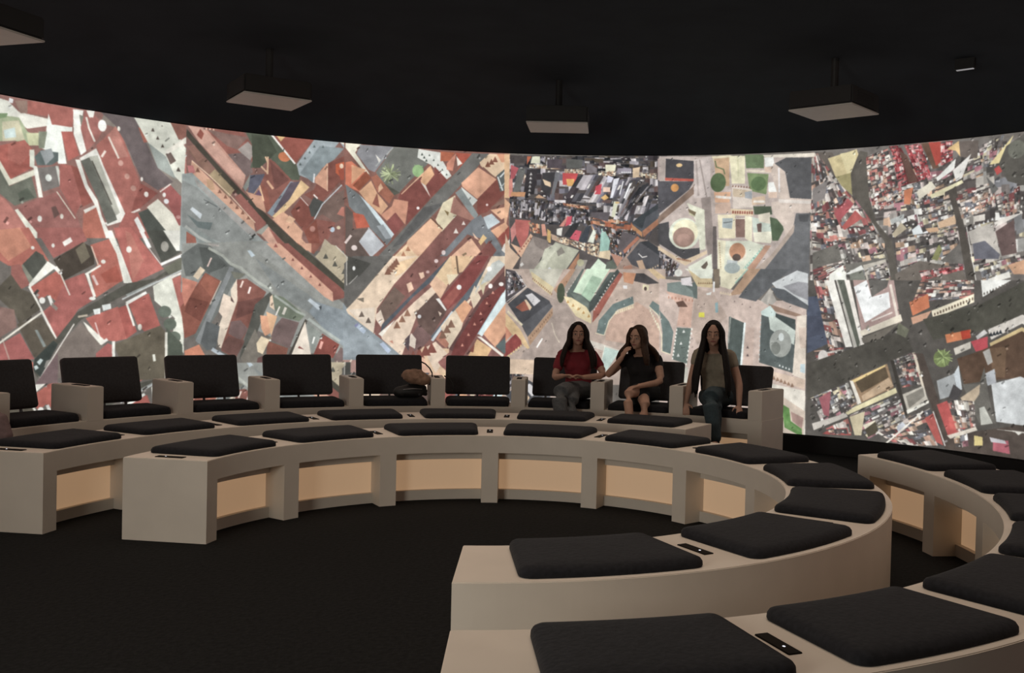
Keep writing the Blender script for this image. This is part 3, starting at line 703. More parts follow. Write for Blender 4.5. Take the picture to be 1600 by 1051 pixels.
P f0d8c0 -1716,1201 -1670,1251 -1632,1143 -1666,1082 -1715,1153
P f0c4a4 -1423,1511 -1376,1536 -1350,1464 -1398,1427
P f4c8a8 -1305,1624 -1257,1637 -1244,1589 -1280,1564
O f8dcd8 20 20 -1133,1751
O d8b0a8 17 15 -1215,1639
P 565c64 -1655,1106 -994,1805 -945,1806 -1206,1517 -1349,1391 -1665,1034
P b8c8dc -1916,1084 -1881,1109 -1808,1044 -1831,1008
P b8c8e0 -1675,913 -1639,932 -1560,854 -1589,818
P 8c90b8 -1927,1090 -1893,1120 -1880,1103 -1909,1072
P ecd0b4 -1664,998 -1512,1157 -1347,1331 -1158,1506 -1106,1373 -1309,1210 -1456,795 -1652,962
P e8b894 -1194,1517 -1135,1605 -1012,1511 -1082,1374
P ecc898 -1135,1605 -994,1805 -750,1813 -881,1661 -1024,1510
P ecc090 -994,1805 -750,1813 -868,1650 -966,1622
P f0dcb4 -1026,1620 -905,1624 -1000,1511
L 705844 17 -933,1807 -911,1636
T 9c6c54 3 73 -1505,1097 -1405,1220
P f8f0e0 -1689,1010 -1665,1034 -1524,1157 -1652,986
P d89078 -1580,939 -1550,951 -1537,915
P 685048 -1333,1222 -1132,1434 -1018,1253 -1182,969 -1294,1113
P 7c5c58 -1353,1015 -1294,1113 -1159,993 -1241,894 -1337,844
P f0dcc8 -1411,916 -1365,1027 -1315,966 -1325,869
P 5c4c50 -1424,965 -1377,1014 -1385,844 -1435,916
P 8c4440 -1082,1374 -725,1814 -603,1818 -803,1455 -1006,1266
P a4564c -1069,1350 -903,1538 -876,1453 -1007,1278
P f4f0e8 -1130,1373 -1094,1380 -1019,1265 -1030,1253
O f4f4f0 25 25 -899,1495
O d8d8d8 19 19 -1288,1192
P f4d8c0 -1103,1251 -1066,1228 -1084,1197
P 606870 -958,1267 -601,1744 -529,1820 -575,1671 -813,1369 -1146,957 -1171,993
P d4e0e4 -1170,957 -970,1254 -945,1243 -1145,945
P ecd4b4 -1076,1093 -945,1255 -861,1318 -597,1547 -429,1749 -394,1824 -578,1818 -707,1544 -812,1295 -879,1023 -986,874
P eba87c -933,1267 -838,1368 -763,1296 -857,1134
P e8d0b0 -790,1406 -743,1518 -673,1385 -750,1284
P d8c8a0 -672,1619 -622,1571 -655,1422 -695,1544
P c88068 -1122,970 -1075,1044 -987,923 -1010,873
T 8c6450 3 86 -967,1119 -1049,1008
P c8ccc4 -741,1420 -576,1745 -504,1784 -441,1736 -573,1584 -718,1507
P 6c4844 -667,1409 -404,1725 -399,1515 -923,825 -986,874
P 7c3c38 -926,924 -654,1373 -473,1526 -410,1478 -707,1026 -849,790 -971,788
T e89880 6 32 -557,1449 -852,913
O fff8f0 25 25 -600,1688
O fff8f0 22 25 -584,1516
O fff8f0 25 20 -476,1538
P b0d0d8 -707,1026 -459,1452 -434,1452 -646,1028
P dff0f0 -695,1027 -423,1502 -408,1367 -658,1003
P e8a880 -646,1028 -420,1354 -413,1057 -520,894
P f8f0e0 -707,1002 -670,1002 -432,822 -444,797
P e8b880 -800,790 -706,977 -557,881 -604,794
P 8c4c40 -789,852 -730,927 -740,841
P 5f6c6c -520,907 -388,1033 -384,885 -432,834
P c85844 -431,797 -373,934 -369,786
P e8c098 -1348,771 -1241,894 -986,874 -977,505 -1160,504 -1238,760
P ecd0b4 -1241,870 -1121,945 -997,824 -1114,627
T 8c4c40 4 110 -1156,871 -1336,784
P 9c6058 -1092,737 -985,837 -980,628 -1067,701
P 8c5c58 -1648,769 -1336,784 -1330,503 -1642,503
P b88c80 -2027,756 -1873,756 -1868,504 -2022,506
L f0d8c0 17 -1978,696 -1944,756
P e8b090 -1336,784 -1239,785 -1163,639 -1257,504 -1330,503
P 78716b 2582,2992 4601,2807 4645,1561 2625,1546
B w 26 18 74 2592,2645 4536,2815 4573,1761 2625,1546
B r 12 14 11 2594,2847 2682,2842 3150,2197 2621,1922
B r 16 9 12 2603,2269 3118,2310 3361,1831 2636,1922
P 8c8480 2619,2500 2763,2580 2739,2409 2623,2355
P b8565a 2830,2263 2957,2401 3016,2342 2877,2177
P c05a54 2907,2133 3032,2285 3107,2213 2937,2104
P 706c64 2637,1893 3026,2032 3272,1943 3389,1831 2644,1633
B w 10 5 13 2867,2006 3239,2083 3332,1845 2932,1778
P 6f655c 2652,2844 2799,2835 3015,2385 2880,2546 2759,2695
P dcc890 2757,2781 3029,2849 3061,2762 3021,2652 2937,2586 2835,2605
P e8d8a0 2872,2817 3016,2836 3034,2708 2950,2614
P a89c68 2835,2605 3007,2639 3014,2413 2895,2517
P 5f5950 3059,2833 3131,2814 3158,2407 3237,2167 3384,1997 3483,1555 3398,1555 3328,1970 3179,2196 2999,2428 2979,2626
B r 10 12 14 3118,2773 3329,2841 3425,2490 3157,2421
B r 14 6 15 3172,2420 3425,2490 3484,2377 3206,2251
P 6f2f30 3329,2855 3442,2832 3620,2519 3509,2499
B e 6 14 16 3343,2853 3413,2855 3523,2485 3441,2435
P 6a4a40 3429,2805 3500,2759 3606,2520 3522,2512
B e 7 14 17 3469,2857 3623,2857 3729,2553 3620,2519
P 6a4c3c 3623,2857 3706,2856 3796,2628 3741,2619
P c0483c 3692,2858 3816,2853 3848,2704 3768,2644
B e 6 9 18 3802,2854 3911,2850 3917,2685 3809,2640
P e0b878 3859,2782 3966,2845 3984,2705 3941,2762
P 6c6058 3966,2838 4141,2833 4133,2679 3984,2705
B w 10 6 19 3730,2539 4186,2700 4191,2531 3721,2379
P e8e8e0 3771,2536 3944,2695 3933,2604 3786,2509
P e0dcd4 3920,2592 4078,2723 4004,2520 3950,2497
B w 12 6 20 3453,2489 3758,2524 3795,2227 3516,2267
P d87c54 3482,2446 3566,2469 3542,2320 3486,2323
P e0d8c0 3595,2426 3731,2512 3774,2456 3625,2357
B r 14 8 21 3625,2343 4247,2462 4280,2280 3660,2125
B w 16 7 22 3348,2246 3956,2325 4004,2112 3415,1913
P b0b4b0 3364,2190 3489,2234 3491,2186 3379,2148
P e0b890 3798,2147 3960,2206 3962,2127 3813,2093
P dcae84 3689,2097 3799,2107 3829,2039 3746,2028
P e4ecec 3564,2088 3632,2140 3677,2044 3594,2005
P d4a070 3431,1844 3624,1937 3642,1828 3476,1748
B w 14 8 23 3411,2023 3964,2087 4025,1875 3450,1693
P 8f9058 3753,1826 3817,1959 3847,1905 3808,1812
P 6f6a64 3836,1812 4008,1967 4110,1769 3864,1798
P c8b898 3382,2052 3463,2159 3521,2103 3411,2023
P e8e0b0 3721,2392 4004,2506 4018,2479 3736,2358
P 575048 3885,2409 3951,2457 4030,2137 4108,1821 4184,1560 4090,1559 3976,2113
P c8c0b4 4073,2057 4285,2126 4360,1867 4239,1896 4103,1951
P 6a6a74 4117,1951 4223,1974 4360,1854 4348,1816 4135,1820
L f0ece0 8 4058,2097 4170,1573
P 6a5450 4314,2048 4469,2142 4504,1863 4374,1841
P f0e8dc 4298,2125 4531,2214 4545,2188 4313,2086
P 808080 4468,2155 4532,2189 4563,2037 4499,2015
B r 12 7 24 3955,2352 4288,2434 4307,2253 4015,2164
T e8e8e4 6 26 4099,2082 4284,2152
B r 8 8 25 4303,2356 4511,2416 4519,2190 4350,2161
P c84c48 4283,2575 4334,2609 4363,2555 4311,2521
B w 9 8 26 4143,2781 4365,2860 4295,2599 4176,2597
P f0dc98 4242,2617 4444,2844 4347,2620
P 5c5850 4382,2757 4548,2851 4563,2412 4405,2463 4321,2610
O 6c6c60 76 76 4475,2721
P 6a6864 4218,2516 4328,2405 4277,2357
B w 12 6 27 4177,1768 4531,1850 4574,1724 4222,1612
P e0a880 4429,1764 4584,1811 4589,1686 4484,1687
P f0ece0 4261,1650 4444,1713 4459,1662 4276,1612
P 746a60 3422,1693 3642,1814 4029,1743 4117,1560 3454,1555
B e 14 3 28 3645,1719 4028,1770 4043,1730 3676,1638
B r 12 4 29 3634,1638 4114,1638 4130,1560 3623,1557
B r 5 10 30 2641,1749 2931,1820 2963,1735 2676,1547
P f4f4e8 2804,1692 2932,1778 2997,1551 2808,1549
P e0e0d8 2949,1692 3106,1777 3136,1735 2993,1692
P 7a7c70 2993,1692 3121,1735 3184,1553 3026,1551
P c0b8a8 3120,1777 3332,1831 3398,1555 3184,1553
B w 8 8 31 3150,1749 3333,1804 3412,1555 3199,1553
P 57524c 2581,1636 4757,1638 4809,166 2632,-102
P 545c70 2594,1474 2741,1493 2821,1045 2610,939
P 4c5264 2599,1296 2764,1300 2801,1140 2605,1085
B r 5 14 32 2655,1637 2803,1638 3003,941 2822,980
P f4f0e4 2770,1638 2852,1638 3068,944 3003,941
P c0bcb0 2868,1639 2933,1623 3130,1010 3067,976
P 606458 2884,1639 2965,1639 3126,1152 3099,993
P f4ece0 2949,1639 2998,1639 3162,1027 3130,1010
P b89890 3030,1640 3414,1641 3490,1257 3125,1168
P f8faf8 3040,1576 3159,1640 3212,1484 3370,1533 3390,1393 3155,1247
P 6a6660 3175,1640 3367,1641 3353,1579 3212,1484
P ece0c8 3109,1167 3487,1334 3505,1273 3127,1120
P 7c7468 3127,1105 3489,1265 3304,1096 3145,1058
L e8d8c8 25 3384,1595 3456,1318
L e8dcd0 12 3219,1265 3408,1347
B r 7 6 33 2675,974 3049,1022 3052,927 2729,815
O e0d8d0 48 64 2767,914
P 504c44 2613,841 3539,1197 3607,1016 3074,738 2623,484
P 70705c 3474,1257 3570,1198 3541,1121 3445,1163
B r 12 7 34 3665,1641 4140,1641 4145,1495 3594,1443
P d87850 3562,1443 3670,1490 3731,1521 3751,1400 3597,1321
P d8a080 3582,1306 3767,1371 3723,1294 3600,1245
P ece0c0 3767,1371 4144,1524 4147,1451 3785,1303
T 6a5848 14 24 3799,1341 4131,1480
P ecece4 4200,1641 4467,1640 4220,1496
T 706860 9 20 4234,1525 4439,1612
P 4c4a40 3692,1293 4207,1438 4570,1625 4729,1638 4741,1293 4565,1358 4274,1222 3791,1115
P d4ccc0 4274,1222 4579,1359 4582,1288 4307,1137
P d8bc80 4293,1107 4583,1260 4570,1218 4310,1065
T 303438 4 37 4306,1180 4387,1204
P e08050 3897,1165 4124,1217 4127,1144 3915,1091
P c8402c 4034,1199 4117,1217 4127,1144 4052,1126
P c84850 4128,1115 4276,1164 4280,1063 4176,1029
P c8c4c0 4171,1160 4244,1221 4275,1193 4187,1132
P d0c8b8 3978,1049 4128,1115 4130,1056 3995,991
P 5c4434 4011,962 4235,1047 4598,1233 4612,841 4289,789 4079,745
P 70553f 4295,1064 4442,1085 4436,828 4333,821
P b0aca4 4236,1032 4295,1064 4328,950 4285,919
P d0d4d4 4320,763 4754,906 4771,438 4375,451
P b8bcc0 4257,845 4345,894 4364,780 4290,746
O 708048 75 75 3874,954
Z 8ca060 7 90 3888,970
P a8acac 3834,757 3985,827 4022,652 3870,595
P c8d0d4 3985,827 4028,904 4066,699 4021,681
P 4c4848 3988,738 4066,685 4024,593 3946,616
P 68645c 4064,744 4215,755 4255,903 4309,632 4376,437 4226,421
P c0aa8c 4053,625 4223,755 4218,668 4118,513
P c0c0b4 4222,552 4266,570 4346,433 4242,408
P 544840 3608,986 3702,991 3972,291 4567,443 4636,142 3930,167 3744,660
P c0504c 3841,547 3962,602 4028,445 4107,364 3957,274
P d05c54 3952,452 4059,448 4077,361 3971,335
B r 8 6 35 3931,600 4175,606 4198,374 4032,327
P e8dcc8 3942,287 4197,389 4213,361 3973,261
P e0dcd0 4347,390 4613,392 4616,322 4540,383
B w 4 3 36 4003,279 4124,322 4143,207 4022,192
P e8d080 4185,314 4260,308 4263,236 4188,227
P c0606c 4351,276 4484,306 4503,194 4354,204
P c8c4c8 4320,315 4454,302 4470,276 4336,274
B w 8 4 37 3421,915 3623,1002 3657,943 3439,869
B r 7 6 38 3455,855 3657,927 3711,718 3524,674
P e0d0b8 3608,986 3640,972 3762,571 3747,554
P c4bcac 3526,613 3711,703 3762,586 3578,464
P 8a8478 3558,600 3712,688 3730,613 3593,495
P f0ecdc 3562,470 3770,579 3770,556 3579,441
P 3f3a34 3405,914 3437,916 3579,433 3548,415
P 9c7c5c 3027,704 3375,881 3445,669 3146,506
P 5c4c38 3075,707 3360,849 3394,758 3143,600
P c8a884 3144,569 3394,758 3444,684 3162,523
P e8dca8 2987,414 3461,670 3478,625 3020,385
P e8c880 3043,705 3359,873 3360,857 3076,691
P e8e0d0 3027,704 3059,706 3146,506 3114,488
B w 12 9 39 2655,519 3011,687 3114,488 2795,254
P b06068 2738,524 2850,596 2841,355 2792,367
P c8c0b4 2679,277 3003,400 3021,369 2697,213
P a84c48 2781,188 3021,353 3056,261 3058,197 2830,185
B r 6 3 40 2812,239 3021,353 3058,213 2863,187
B w 10 10 41 3036,386 3494,611 3564,401 3221,181
P d8c8a0 3037,370 3181,430 3155,207 3091,201
P 504838 3186,273 3279,360 3315,253 3220,197
P f0e4c8 3168,303 3279,360 3280,344 3186,265
B r 12 8 42 3283,250 3780,512 3914,195 3509,149
P c8ccd4 3472,315 3534,367 3582,326 3506,257
P c85c54 3736,417 3812,469 3914,195 3851,217
L f4e8e0 10 3812,484 3929,196
L f0e8d8 15 3382,151 3719,476
P 57504e -420,2842 1173,2865 1205,1654 -392,1618
B k 26 12 71 -420,2842 1077,2866 1093,2248 -406,2219
B k 16 8 72 631,2459 1183,2462 891,1720 526,1833
B o 10 5 73 395,2240 878,2198 767,1838 473,2001
P e8b888 -475,2852 -421,2854 -410,2411 -464,2409
P 4a4240 -420,2842 -246,2837 -256,2764 -412,2759
P c06040 -246,2837 -198,2838 -244,2753
P e8e8c8 -192,2838 -114,2841 -112,2769 -208,2766
B c 14 1 43 -220,2760 93,2756 94,2714 -219,2718
B k 14 2 44 -114,2841 115,2841 106,2714 -112,2769
P 50464c -41,2813 115,2817 106,2726 -39,2723
P 60605c 151,2824 320,2815 310,2731 154,2728
B c 16 2 45 136,2721 323,2719 324,2671 137,2673
P d04848 119,2679 276,2676 242,2561 122,2559
P e8a858 156,2619 241,2621 230,2549 170,2548
B k 12 6 46 332,2839 982,2843 986,2664 360,2683
P f0ecc8 550,2770 659,2771 649,2699 552,2698
P 7c7478 357,2791 467,2733 468,2685 360,2683
B c 12 2 47 480,2703 660,2711 650,2639 481,2649
B c 18 2 48 829,2700 1070,2682 1071,2629 831,2640
P 9c94a0 672,2735 816,2736 817,2688 673,2687
T f4f4f4 5 22 721,2693 805,2694
P e8c8a0 828,2736 900,2748 891,2628 831,2628
P c0565c -406,2747 -327,2714 -373,2604 -409,2603
P e08878 -421,2603 -385,2604 -381,2424 -417,2423
P 686864 -327,2714 -255,2716 -310,2474 -382,2472
P 343032 -243,2705 -135,2708 -165,2455 -273,2452
T b8b4b0 6 31 -200,2658 -213,2453
P 3c3a3c -86,2674 46,2689 -8,2423 -94,2505
P e8c8a0 -84,2613 1,2580 2,2532 -59,2554
P f0d8b8 -266,2656 -254,2644 -276,2572
P 707074 46,2689 95,2678 29,2424 4,2424
P d8a880 -164,2419 -117,2456 -44,2416
P d09060 -394,2472 -250,2476 -261,2428 -405,2429
S k 14 31 288,2670 963,2641 825,2377 126,2390
P e8e8f0 638,2627 698,2639 631,2435 607,2435
P d8d8e8 577,2662 638,2639 615,2591 567,2590
P d84854 459,2553 519,2578 510,2470 438,2469
P f0c8b0 532,2542 604,2543 606,2495 533,2494
P e8b468 511,2434 558,2470 595,2435 548,2410
L f8f8f8 17 752,2436 808,2580
L f0f0f0 12 703,2472 735,2604
L e8d8d0 10 391,2384 461,2505
B k 24 4 49 -404,2399 -7,2399 -50,2193 -400,2219
B k 20 6 50 -7,2387 392,2348 422,2144 -49,2157
B o 14 1 51 126,2378 392,2348 393,2312 139,2349
P 60585c 418,2288 611,2291 589,2195 419,2240
P d8d8b8 644,2399 692,2400 660,2244 624,2243
O d8b070 24 10 681,2388
S k 8 32 843,2628 1037,2569 757,2245 684,2244
P 55585e 830,2186 961,2259 1173,2415 1177,2248 942,2056
P 3e4448 830,2186 901,2246 1172,2438 1174,2379 973,2247 940,2127
P c88858 831,2174 941,2092 942,2044 832,2126
P b87858 941,2104 1188,2308 1189,2248 954,2044
P e8dcc8 1089,2842 1161,2842 1166,2676 1083,2629
P c0a8a0 1078,2831 1174,2818 1168,2604 1083,2617
P f4ecdc 1085,2557 1157,2569 1147,2498 1098,2510
P f0e8c0 1076,2462 1123,2462 1172,2438 1113,2414
P e0a880 -464,2409 -403,2351 -456,2049
P c4645c -351,2197 -195,2190 -215,2032 -284,1898 -348,2053
P d8847c -397,2099 -351,2173 -336,2053 -382,1955
P e8b490 -394,1955 -284,1910 -192,2057 -167,2034 -282,1814
T a0604c 7 22 -319,1849 -190,2009
B o 10 3 52 -218,2177 -98,2156 -95,2060 -192,2069
P e09880 -86,2156 -49,2157 -22,2038 -71,2036
P f0c070 -24,2110 13,2087 16,1966 -21,1978
P d88878 96,2137 178,2247 202,2236 144,2138
P e05060 178,2235 226,2248 216,2164 156,2138
P f0ece0 72,2112 132,2126 122,2041 74,2052
P 343436 146,2042 228,2164 312,2190 231,2020
P e05868 207,2019 266,2105 326,2094 293,1985
P e0b898 13,2063 196,1995 185,1946 27,2003
B c 10 3 53 74,2040 207,2019 197,1947 75,1992
P 40444c 293,1985 373,2143 421,2156 377,1975
B c 12 3 54 207,2013 377,1975 367,1890 209,1959
P e8ecd8 389,1987 458,2145 482,2121 450,1976
P 787470 474,1989 519,2098 556,2074 522,1977
B c 10 4 55 377,1975 510,1977 502,1833 392,1867
B k 20 9 56 421,2168 881,2103 792,1814 622,1835
P 6c6264 736,2101 882,2055 790,1886 693,1896
P 9cc8b8 520,2074 567,2098 618,2003 598,1859 513,1881
P e0c8a0 512,1893 621,1907 623,1811 502,1833
L a8d8c8 12 531,2122 547,1954
P dcb898 -444,2050 -393,1907 -294,1814 -410,1618 -446,1617
P a09288 -282,1814 -167,2022 40,1943 -77,1819 -169,1624 -314,1620
P 8a7c74 -167,2034 -9,1990 -18,1869 -141,1938
P e8e4dc -292,1741 -269,1766 -250,1742 -280,1718
P b8b8a0 -170,1672 63,1980 307,1901 132,1632 -157,1624
P c8c8b0 -122,1649 -43,1905 76,1968 113,1945 19,1822 -73,1627
P 8a8478 78,1884 125,1933 163,1874 91,1836
P d8d8dc -26,1688 9,1725 46,1690 -1,1653
P b07858 144,1632 307,1877 309,1805 217,1634
P a0988c 229,1634 309,1805 394,1806 338,1637
O b4b08c 36 36 322,1775
P cfe4c8 362,1637 502,1821 625,1727 567,1642
P 5c6458 587,1786 647,1812 697,1740 627,1643 567,1642
P c08870 621,1883 755,1837 697,1740
P a88c7c 627,1643 767,1838 919,2032 1003,2009 1199,1892 1205,1654
P 57565a 791,1838 920,1996 1201,1809 1205,1654 951,1721 841,1767
P 3e4044 920,1996 1003,2009 1199,1880 1201,1809
P b88068 758,1742 841,1767 868,1648 754,1646
P d0aa88 888,1804 948,1817 987,1722 940,1685
L f0e8e0 10 911,1876 948,1841 995,1853
T d8b898 9 19 1011,1710 1201,1809
P c87c60 766,1874 919,2032 894,2055 753,1909
P c6b4aa 1093,2854 2575,2833 2610,1671 1125,1653
P 4a484c 1159,2830 1441,2803 1445,2626 1159,2628
P c85848 1158,2640 1445,2626 1446,2602 1159,2610
O e8c080 31 19 1296,2763
P 57555a 1087,2605 1446,2602 1401,2520 1096,2272
P 8a7060 1097,2248 1447,2555 1473,2496 1099,2176
O e09850 40 40 1257,2539
P d4c4bc 1440,2815 1606,2846 1617,2436 1451,2437
L a89890 12 1500,2813 1581,2436 1650,1673
L b8a8a0 19 1464,2802 1498,2461
P a09088 1522,2437 1617,2448 1698,1661 1638,1661
P 6e6460 1649,2154 1684,2154 1710,1662 1662,1661
P ecdcb4 1618,2846 1807,2853 1809,2783 1643,2787
P d0a880 1642,2822 1795,2830 1803,2550 1673,2552
L 6c7850 12 1654,2799 1668,2740 1740,2715 1753,2668
P e8b088 1651,2494 1817,2492 1808,2387 1666,2389
T f0e8dc 10 26 1676,2447 1818,2433
O 5a7048 77 94 1690,2587
P eee6bc 1795,2847 1948,2843 1956,2570 1826,2573
L d8d4a8 14 1878,2839 1889,2641
P 6a8058 1948,2854 2135,2847 2139,2715 1963,2721
P e8d8c0 1964,2709 2198,2690 2210,2667 1964,2686
P 7d9460 1976,2674 2187,2656 2170,2461 2005,2500
O 5e7a4c 74 69 2091,2567
P fbfbf4 2142,2818 2229,2821 2243,2734 2150,2726
P e8c8b0 2139,2727 2220,2724 2222,2666 2152,2680
P fbfbf4 2184,2576 2283,2578 2285,2481 2192,2484
P e8c8b0 2187,2484 2274,2482 2276,2424 2194,2426
P d8c4b4 2231,2758 2324,2742 2403,2421 2299,2401 2210,2667
L f0e8e4 16 2285,2710 2297,2481
P e8d8c8 1827,2561 2028,2511 2045,2337 1845,2328
P d8c0a0 1839,2526 2028,2499 2030,2430 1842,2445
P aab0b4 1958,2489 2028,2499 2031,2418 1960,2431
T 8a6050 7 21 1839,2549 2004,2534
P e0c0a0 2030,2430 2158,2450 2161,2370 2032,2360
T fbf4e8 7 28 2055,2395 2148,2393
P e8d0a8 1821,2328 2045,2314 2047,2256 1835,2264
T a05848 9 28 1846,2293 2034,2285
P dcb8a0 1666,2377 1820,2387 1823,2282 1669,2283
P 53604a 2044,2349 2220,2345 2234,2265 2058,2267
P ecdfb8 1693,2271 1870,2270 1877,2037 1711,2037
P a8b4b4 1741,2236 1848,2235 1839,2130 1744,2142
L 6a7070 9 1754,2189 1837,2200
P 8c6c60 1871,2246 1965,2245 1971,2048 1882,2048
T e8dccc 6 23 1883,2235 1965,2234
P f0e8c4 1965,2257 2035,2245 2043,1990 1971,2037
P c8d4c4 2035,2245 2224,2196 2238,2104 2051,2094
P 705850 2084,2175 2131,2186 2133,2094 2098,2094
P e8dcc4 2093,2267 2210,2288 2225,2173 2107,2198
P f0ecd0 2051,2094 2238,2104 2230,1989 2066,2002
P 53664a 2211,2242 2293,2218 2365,2148 2299,2012 2241,2012
P dcc8b8 2219,2380 2415,2421 2611,2403 2603,2280 2442,2284 2457,2170 2367,2057 2342,2149 2245,2265
P e8dcd0 2287,2413 2611,2387 2601,2359 2300,2378
P 5c5c5e 2357,2809 2599,2798 2611,2403 2403,2421 2349,2673 2243,2757
P f0e4d0 2124,2842 2632,2841 2633,2802 2148,2818
P 6a6b6d 2465,2272 2603,2269 2610,1671 2075,1666 2436,2102
P 57585a 2489,2260 2592,2258 2583,2190 2502,2192
P b8a494 2233,1875 2457,2170 2448,2090 2122,1667 2005,1665
P dce0c8 1712,2013 2019,2013 2161,1967 1899,1664 1722,1662
P ece4c0 1700,2025 1783,2013 1769,1662 1710,1662
T b89870 14 16 1718,1990 1745,1686
O e8dcc4 91 96 1901,1897
O c88c68 79 84 1900,1909
O 5c4c44 42 35 1894,1850
P c4ccca 1800,1827 1906,1816 1887,1687 1792,1686
L 9cc8b4 23 2149,1944 1911,1664
T f4f0d8 14 14 2161,1967 1922,1676
P c49478 2172,1967 2231,1966 2028,1666 1946,1665
P 504e50 1099,2176 1206,2201 1223,2011 1381,1929 1524,1942 1525,1883 1372,1823 1104,1986
P e4c8a4 1104,1962 1360,1811 1596,1919 1597,1884 1385,1764 1106,1914
T a06848 9 19 1300,1834 1432,1811
O dfe4cc 156 156 1365,2083
O efe8c0 130 128 1374,2095
O a88474 109 100 1360,2047
O b89080 71 59 1360,2024
P e8e8cc 1380,2390 1561,2319 1583,1931 1524,1919 1508,2084 1468,2225
P c8c49c 1406,2319 1466,2296 1468,2249 1407,2272
P 7c6c50 1394,2331 1478,2296 1467,2260 1407,2296
P e8ecd4 1410,1752 1644,1884 1662,1661 1484,1658
P 6a5c50 1541,1754 1599,1813 1611,1778 1577,1719
B k 14 5 57 1118,1915 1325,1775 1269,1655 1125,1653
O e8e8dc 40 36 1316,1691
P c4ac9c -436,1693 1187,1729 1218,563 -408,514
P b09c90 -153,1478 195,1353 289,1188 206,930 -75,532 -408,525 -195,920
P cdb4a2 565,1718 1191,1597 1197,1377 691,1166 446,1137 635,1608
P 50484a -436,1693 -335,1674 -221,1532 -405,1349 -428,1360
B k 8 6 58 -424,1671 -279,1631 -232,1532 -407,1416
L d8d0c8 7 -335,1674 -221,1521 -417,1360
P 4c4c50 -405,1338 -209,1510 16,1382 40,1327 -209,1031 -267,1141
P 5c5c60 -256,1142 17,1360 51,1327 -197,1009
P a85c48 -327,1307 -239,1376 -182,1288 -259,1264
P d8d4d4 -230,1432 -163,1456 -73,1380 -138,1323
P ecc8a0 -240,1387 -217,1388 -160,1311 -181,1277
P b89070 -197,1009 51,1316 53,1238 -173,921
T 8a6850 12 18 -164,999 42,1260
L e4d4b0 22 -403,1261 -256,1130
P ecc48c -425,1249 -391,1216 -266,1074 -172,898 -194,887 -422,1093
P 9c4440 -418,937 -320,1040 -263,974 -251,919 -415,804
T e8c888 6 27 -382,816 -262,919
P e09070 -422,1115 -354,1028 -419,960
L f8f4ec 16 -100,906 -47,996
L d8c8b0 9 44,1160 80,1038 127,961
P c8c4b0 -192,1700 153,1708 47,1494 -191,1666
P dcc898 -180,1678 58,1517 26,1438 -155,1578
T a87858 12 18 -156,1601 37,1450
P c09070 58,1495 231,1710 298,1712 277,1667 192,1509 127,1418
P a09488 148,1486 276,1711 343,1713 193,1453
T f4e8dc 7 16 322,1668 192,1476
O 4c5440 40 100 131,1463
P 5c6660 193,1465 343,1713 365,1713 259,1477 349,1446 429,1381 622,1686 700,1687 432,1270 398,1280 194,1431
P cfe8c8 387,1714 621,1719 429,1381 338,1457 254,1477
P a8c8a8 445,1648 546,1617 429,1381 338,1451
P 6e7a70 226,1465 338,1451 418,1370 420,1281 353,1313
P 4c5450 418,1370 699,1720 722,1688 464,1304 421,1270
P b06050 465,1293 722,1688 756,1666 522,1250 457,1170
T f4ece0 12 16 667,1653 476,1304
P f0dca8 160,1430 238,1421 329,1368 397,1325 444,1248 446,1159 401,1180 288,1233 195,1364
T c89858 5 33 206,1376 421,1236
P d8946c 755,1688 889,1680 859,1569 769,1589
P 4c4848 889,1680 967,1681 1125,1585 1014,1572 869,1602
P e0c090 999,1726 1066,1727 1190,1641 1192,1553
P e8dcb0 959,1571 1026,1561 1016,1506 960,1515
O 5a4840 15 20 988,1527
P f4f0ec 759,1555 803,1556 804,1523 765,1522
P d0aa94 594,1030 612,1186 753,1334 908,1393 1043,1308 1169,1179 1176,893 1075,933 595,996
P 6e807c 504,1072 523,1194 664,1365 862,1447 875,1370 710,1310 623,1197 583,1040
L ecdcb8 9 493,1066 582,1046 624,1186 710,1299 875,1370
T ecd8b0 9 29 699,1277 865,1342
T e8ece8 6 13 525,1094 840,1430
P 6e807c 1031,1351 1063,1407 1198,1322 1210,894 1176,915 1169,1157 1122,1266
L ecdcb8 9 1031,1346 1122,1266 1170,1135 1176,893
T e8e0c0 10 24 1043,1308 1166,1068
P 70806c 1131,1332 1198,1312 1200,1268
P d8cfc0 439,992 585,951 742,900 744,834 429,936
P c4dcd0 585,929 743,889 614,685 556,761
L f4f4e0 7 591,940 556,761
P e8c8a8 -414,782 -125,777 -119,520 -408,514
P d0c0a0 -321,605 -188,608 -186,518 -319,516
P d0b8aa 1125,1633 1731,1580 2144,1432 2593,1441 2608,415 2369,122 1167,41
P c2aa9a 1495,1544 1670,1501 1819,1269 1526,978 1458,1134
P 5f6b66 1208,1539 1509,1608 1513,1435 1208,1539
P 7c8a84 1206,1586 1334,1605 1464,1512 1482,1434 1209,1507
P e0d8d8 1341,1636 1444,1654 1462,1560 1350,1573
P dcb09a 1193,1507 1473,1449 1458,1149 1314,1161 1340,1352
T c08870 8 25 1226,1444 1466,1418
P 6a4c40 1299,1398 1371,1416 1420,1354 1325,1351
P e8ecd8 1378,1732 1664,1735 1658,1641 1540,1640
P d8c090 1410,1732 1540,1640 1658,1641 1661,1547 1510,1560
T 9c7c58 7 22 1525,1592 1652,1594
P 857460 1664,1735 1727,1736 1732,1549 1685,1548
P ece4c0 1735,1736 2010,1739 1843,1535 1740,1564
O a8b4b0 78 53 1853,1745
L 9cc8b4 12 2010,1739 1888,1598
P c09878 2026,1739 2135,1740 1939,1490 1829,1472
T e8d0b0 5 31 1749,1502 1844,1488
P 5e6062 2135,1740 2430,1741 2234,1557 2097,1423 1924,1459
P b0aaa0 2234,1557 2300,1435 2239,1373 2144,1432
P d0d4d4 2248,1603 2492,1727 2600,1697 2609,1396 2328,1512
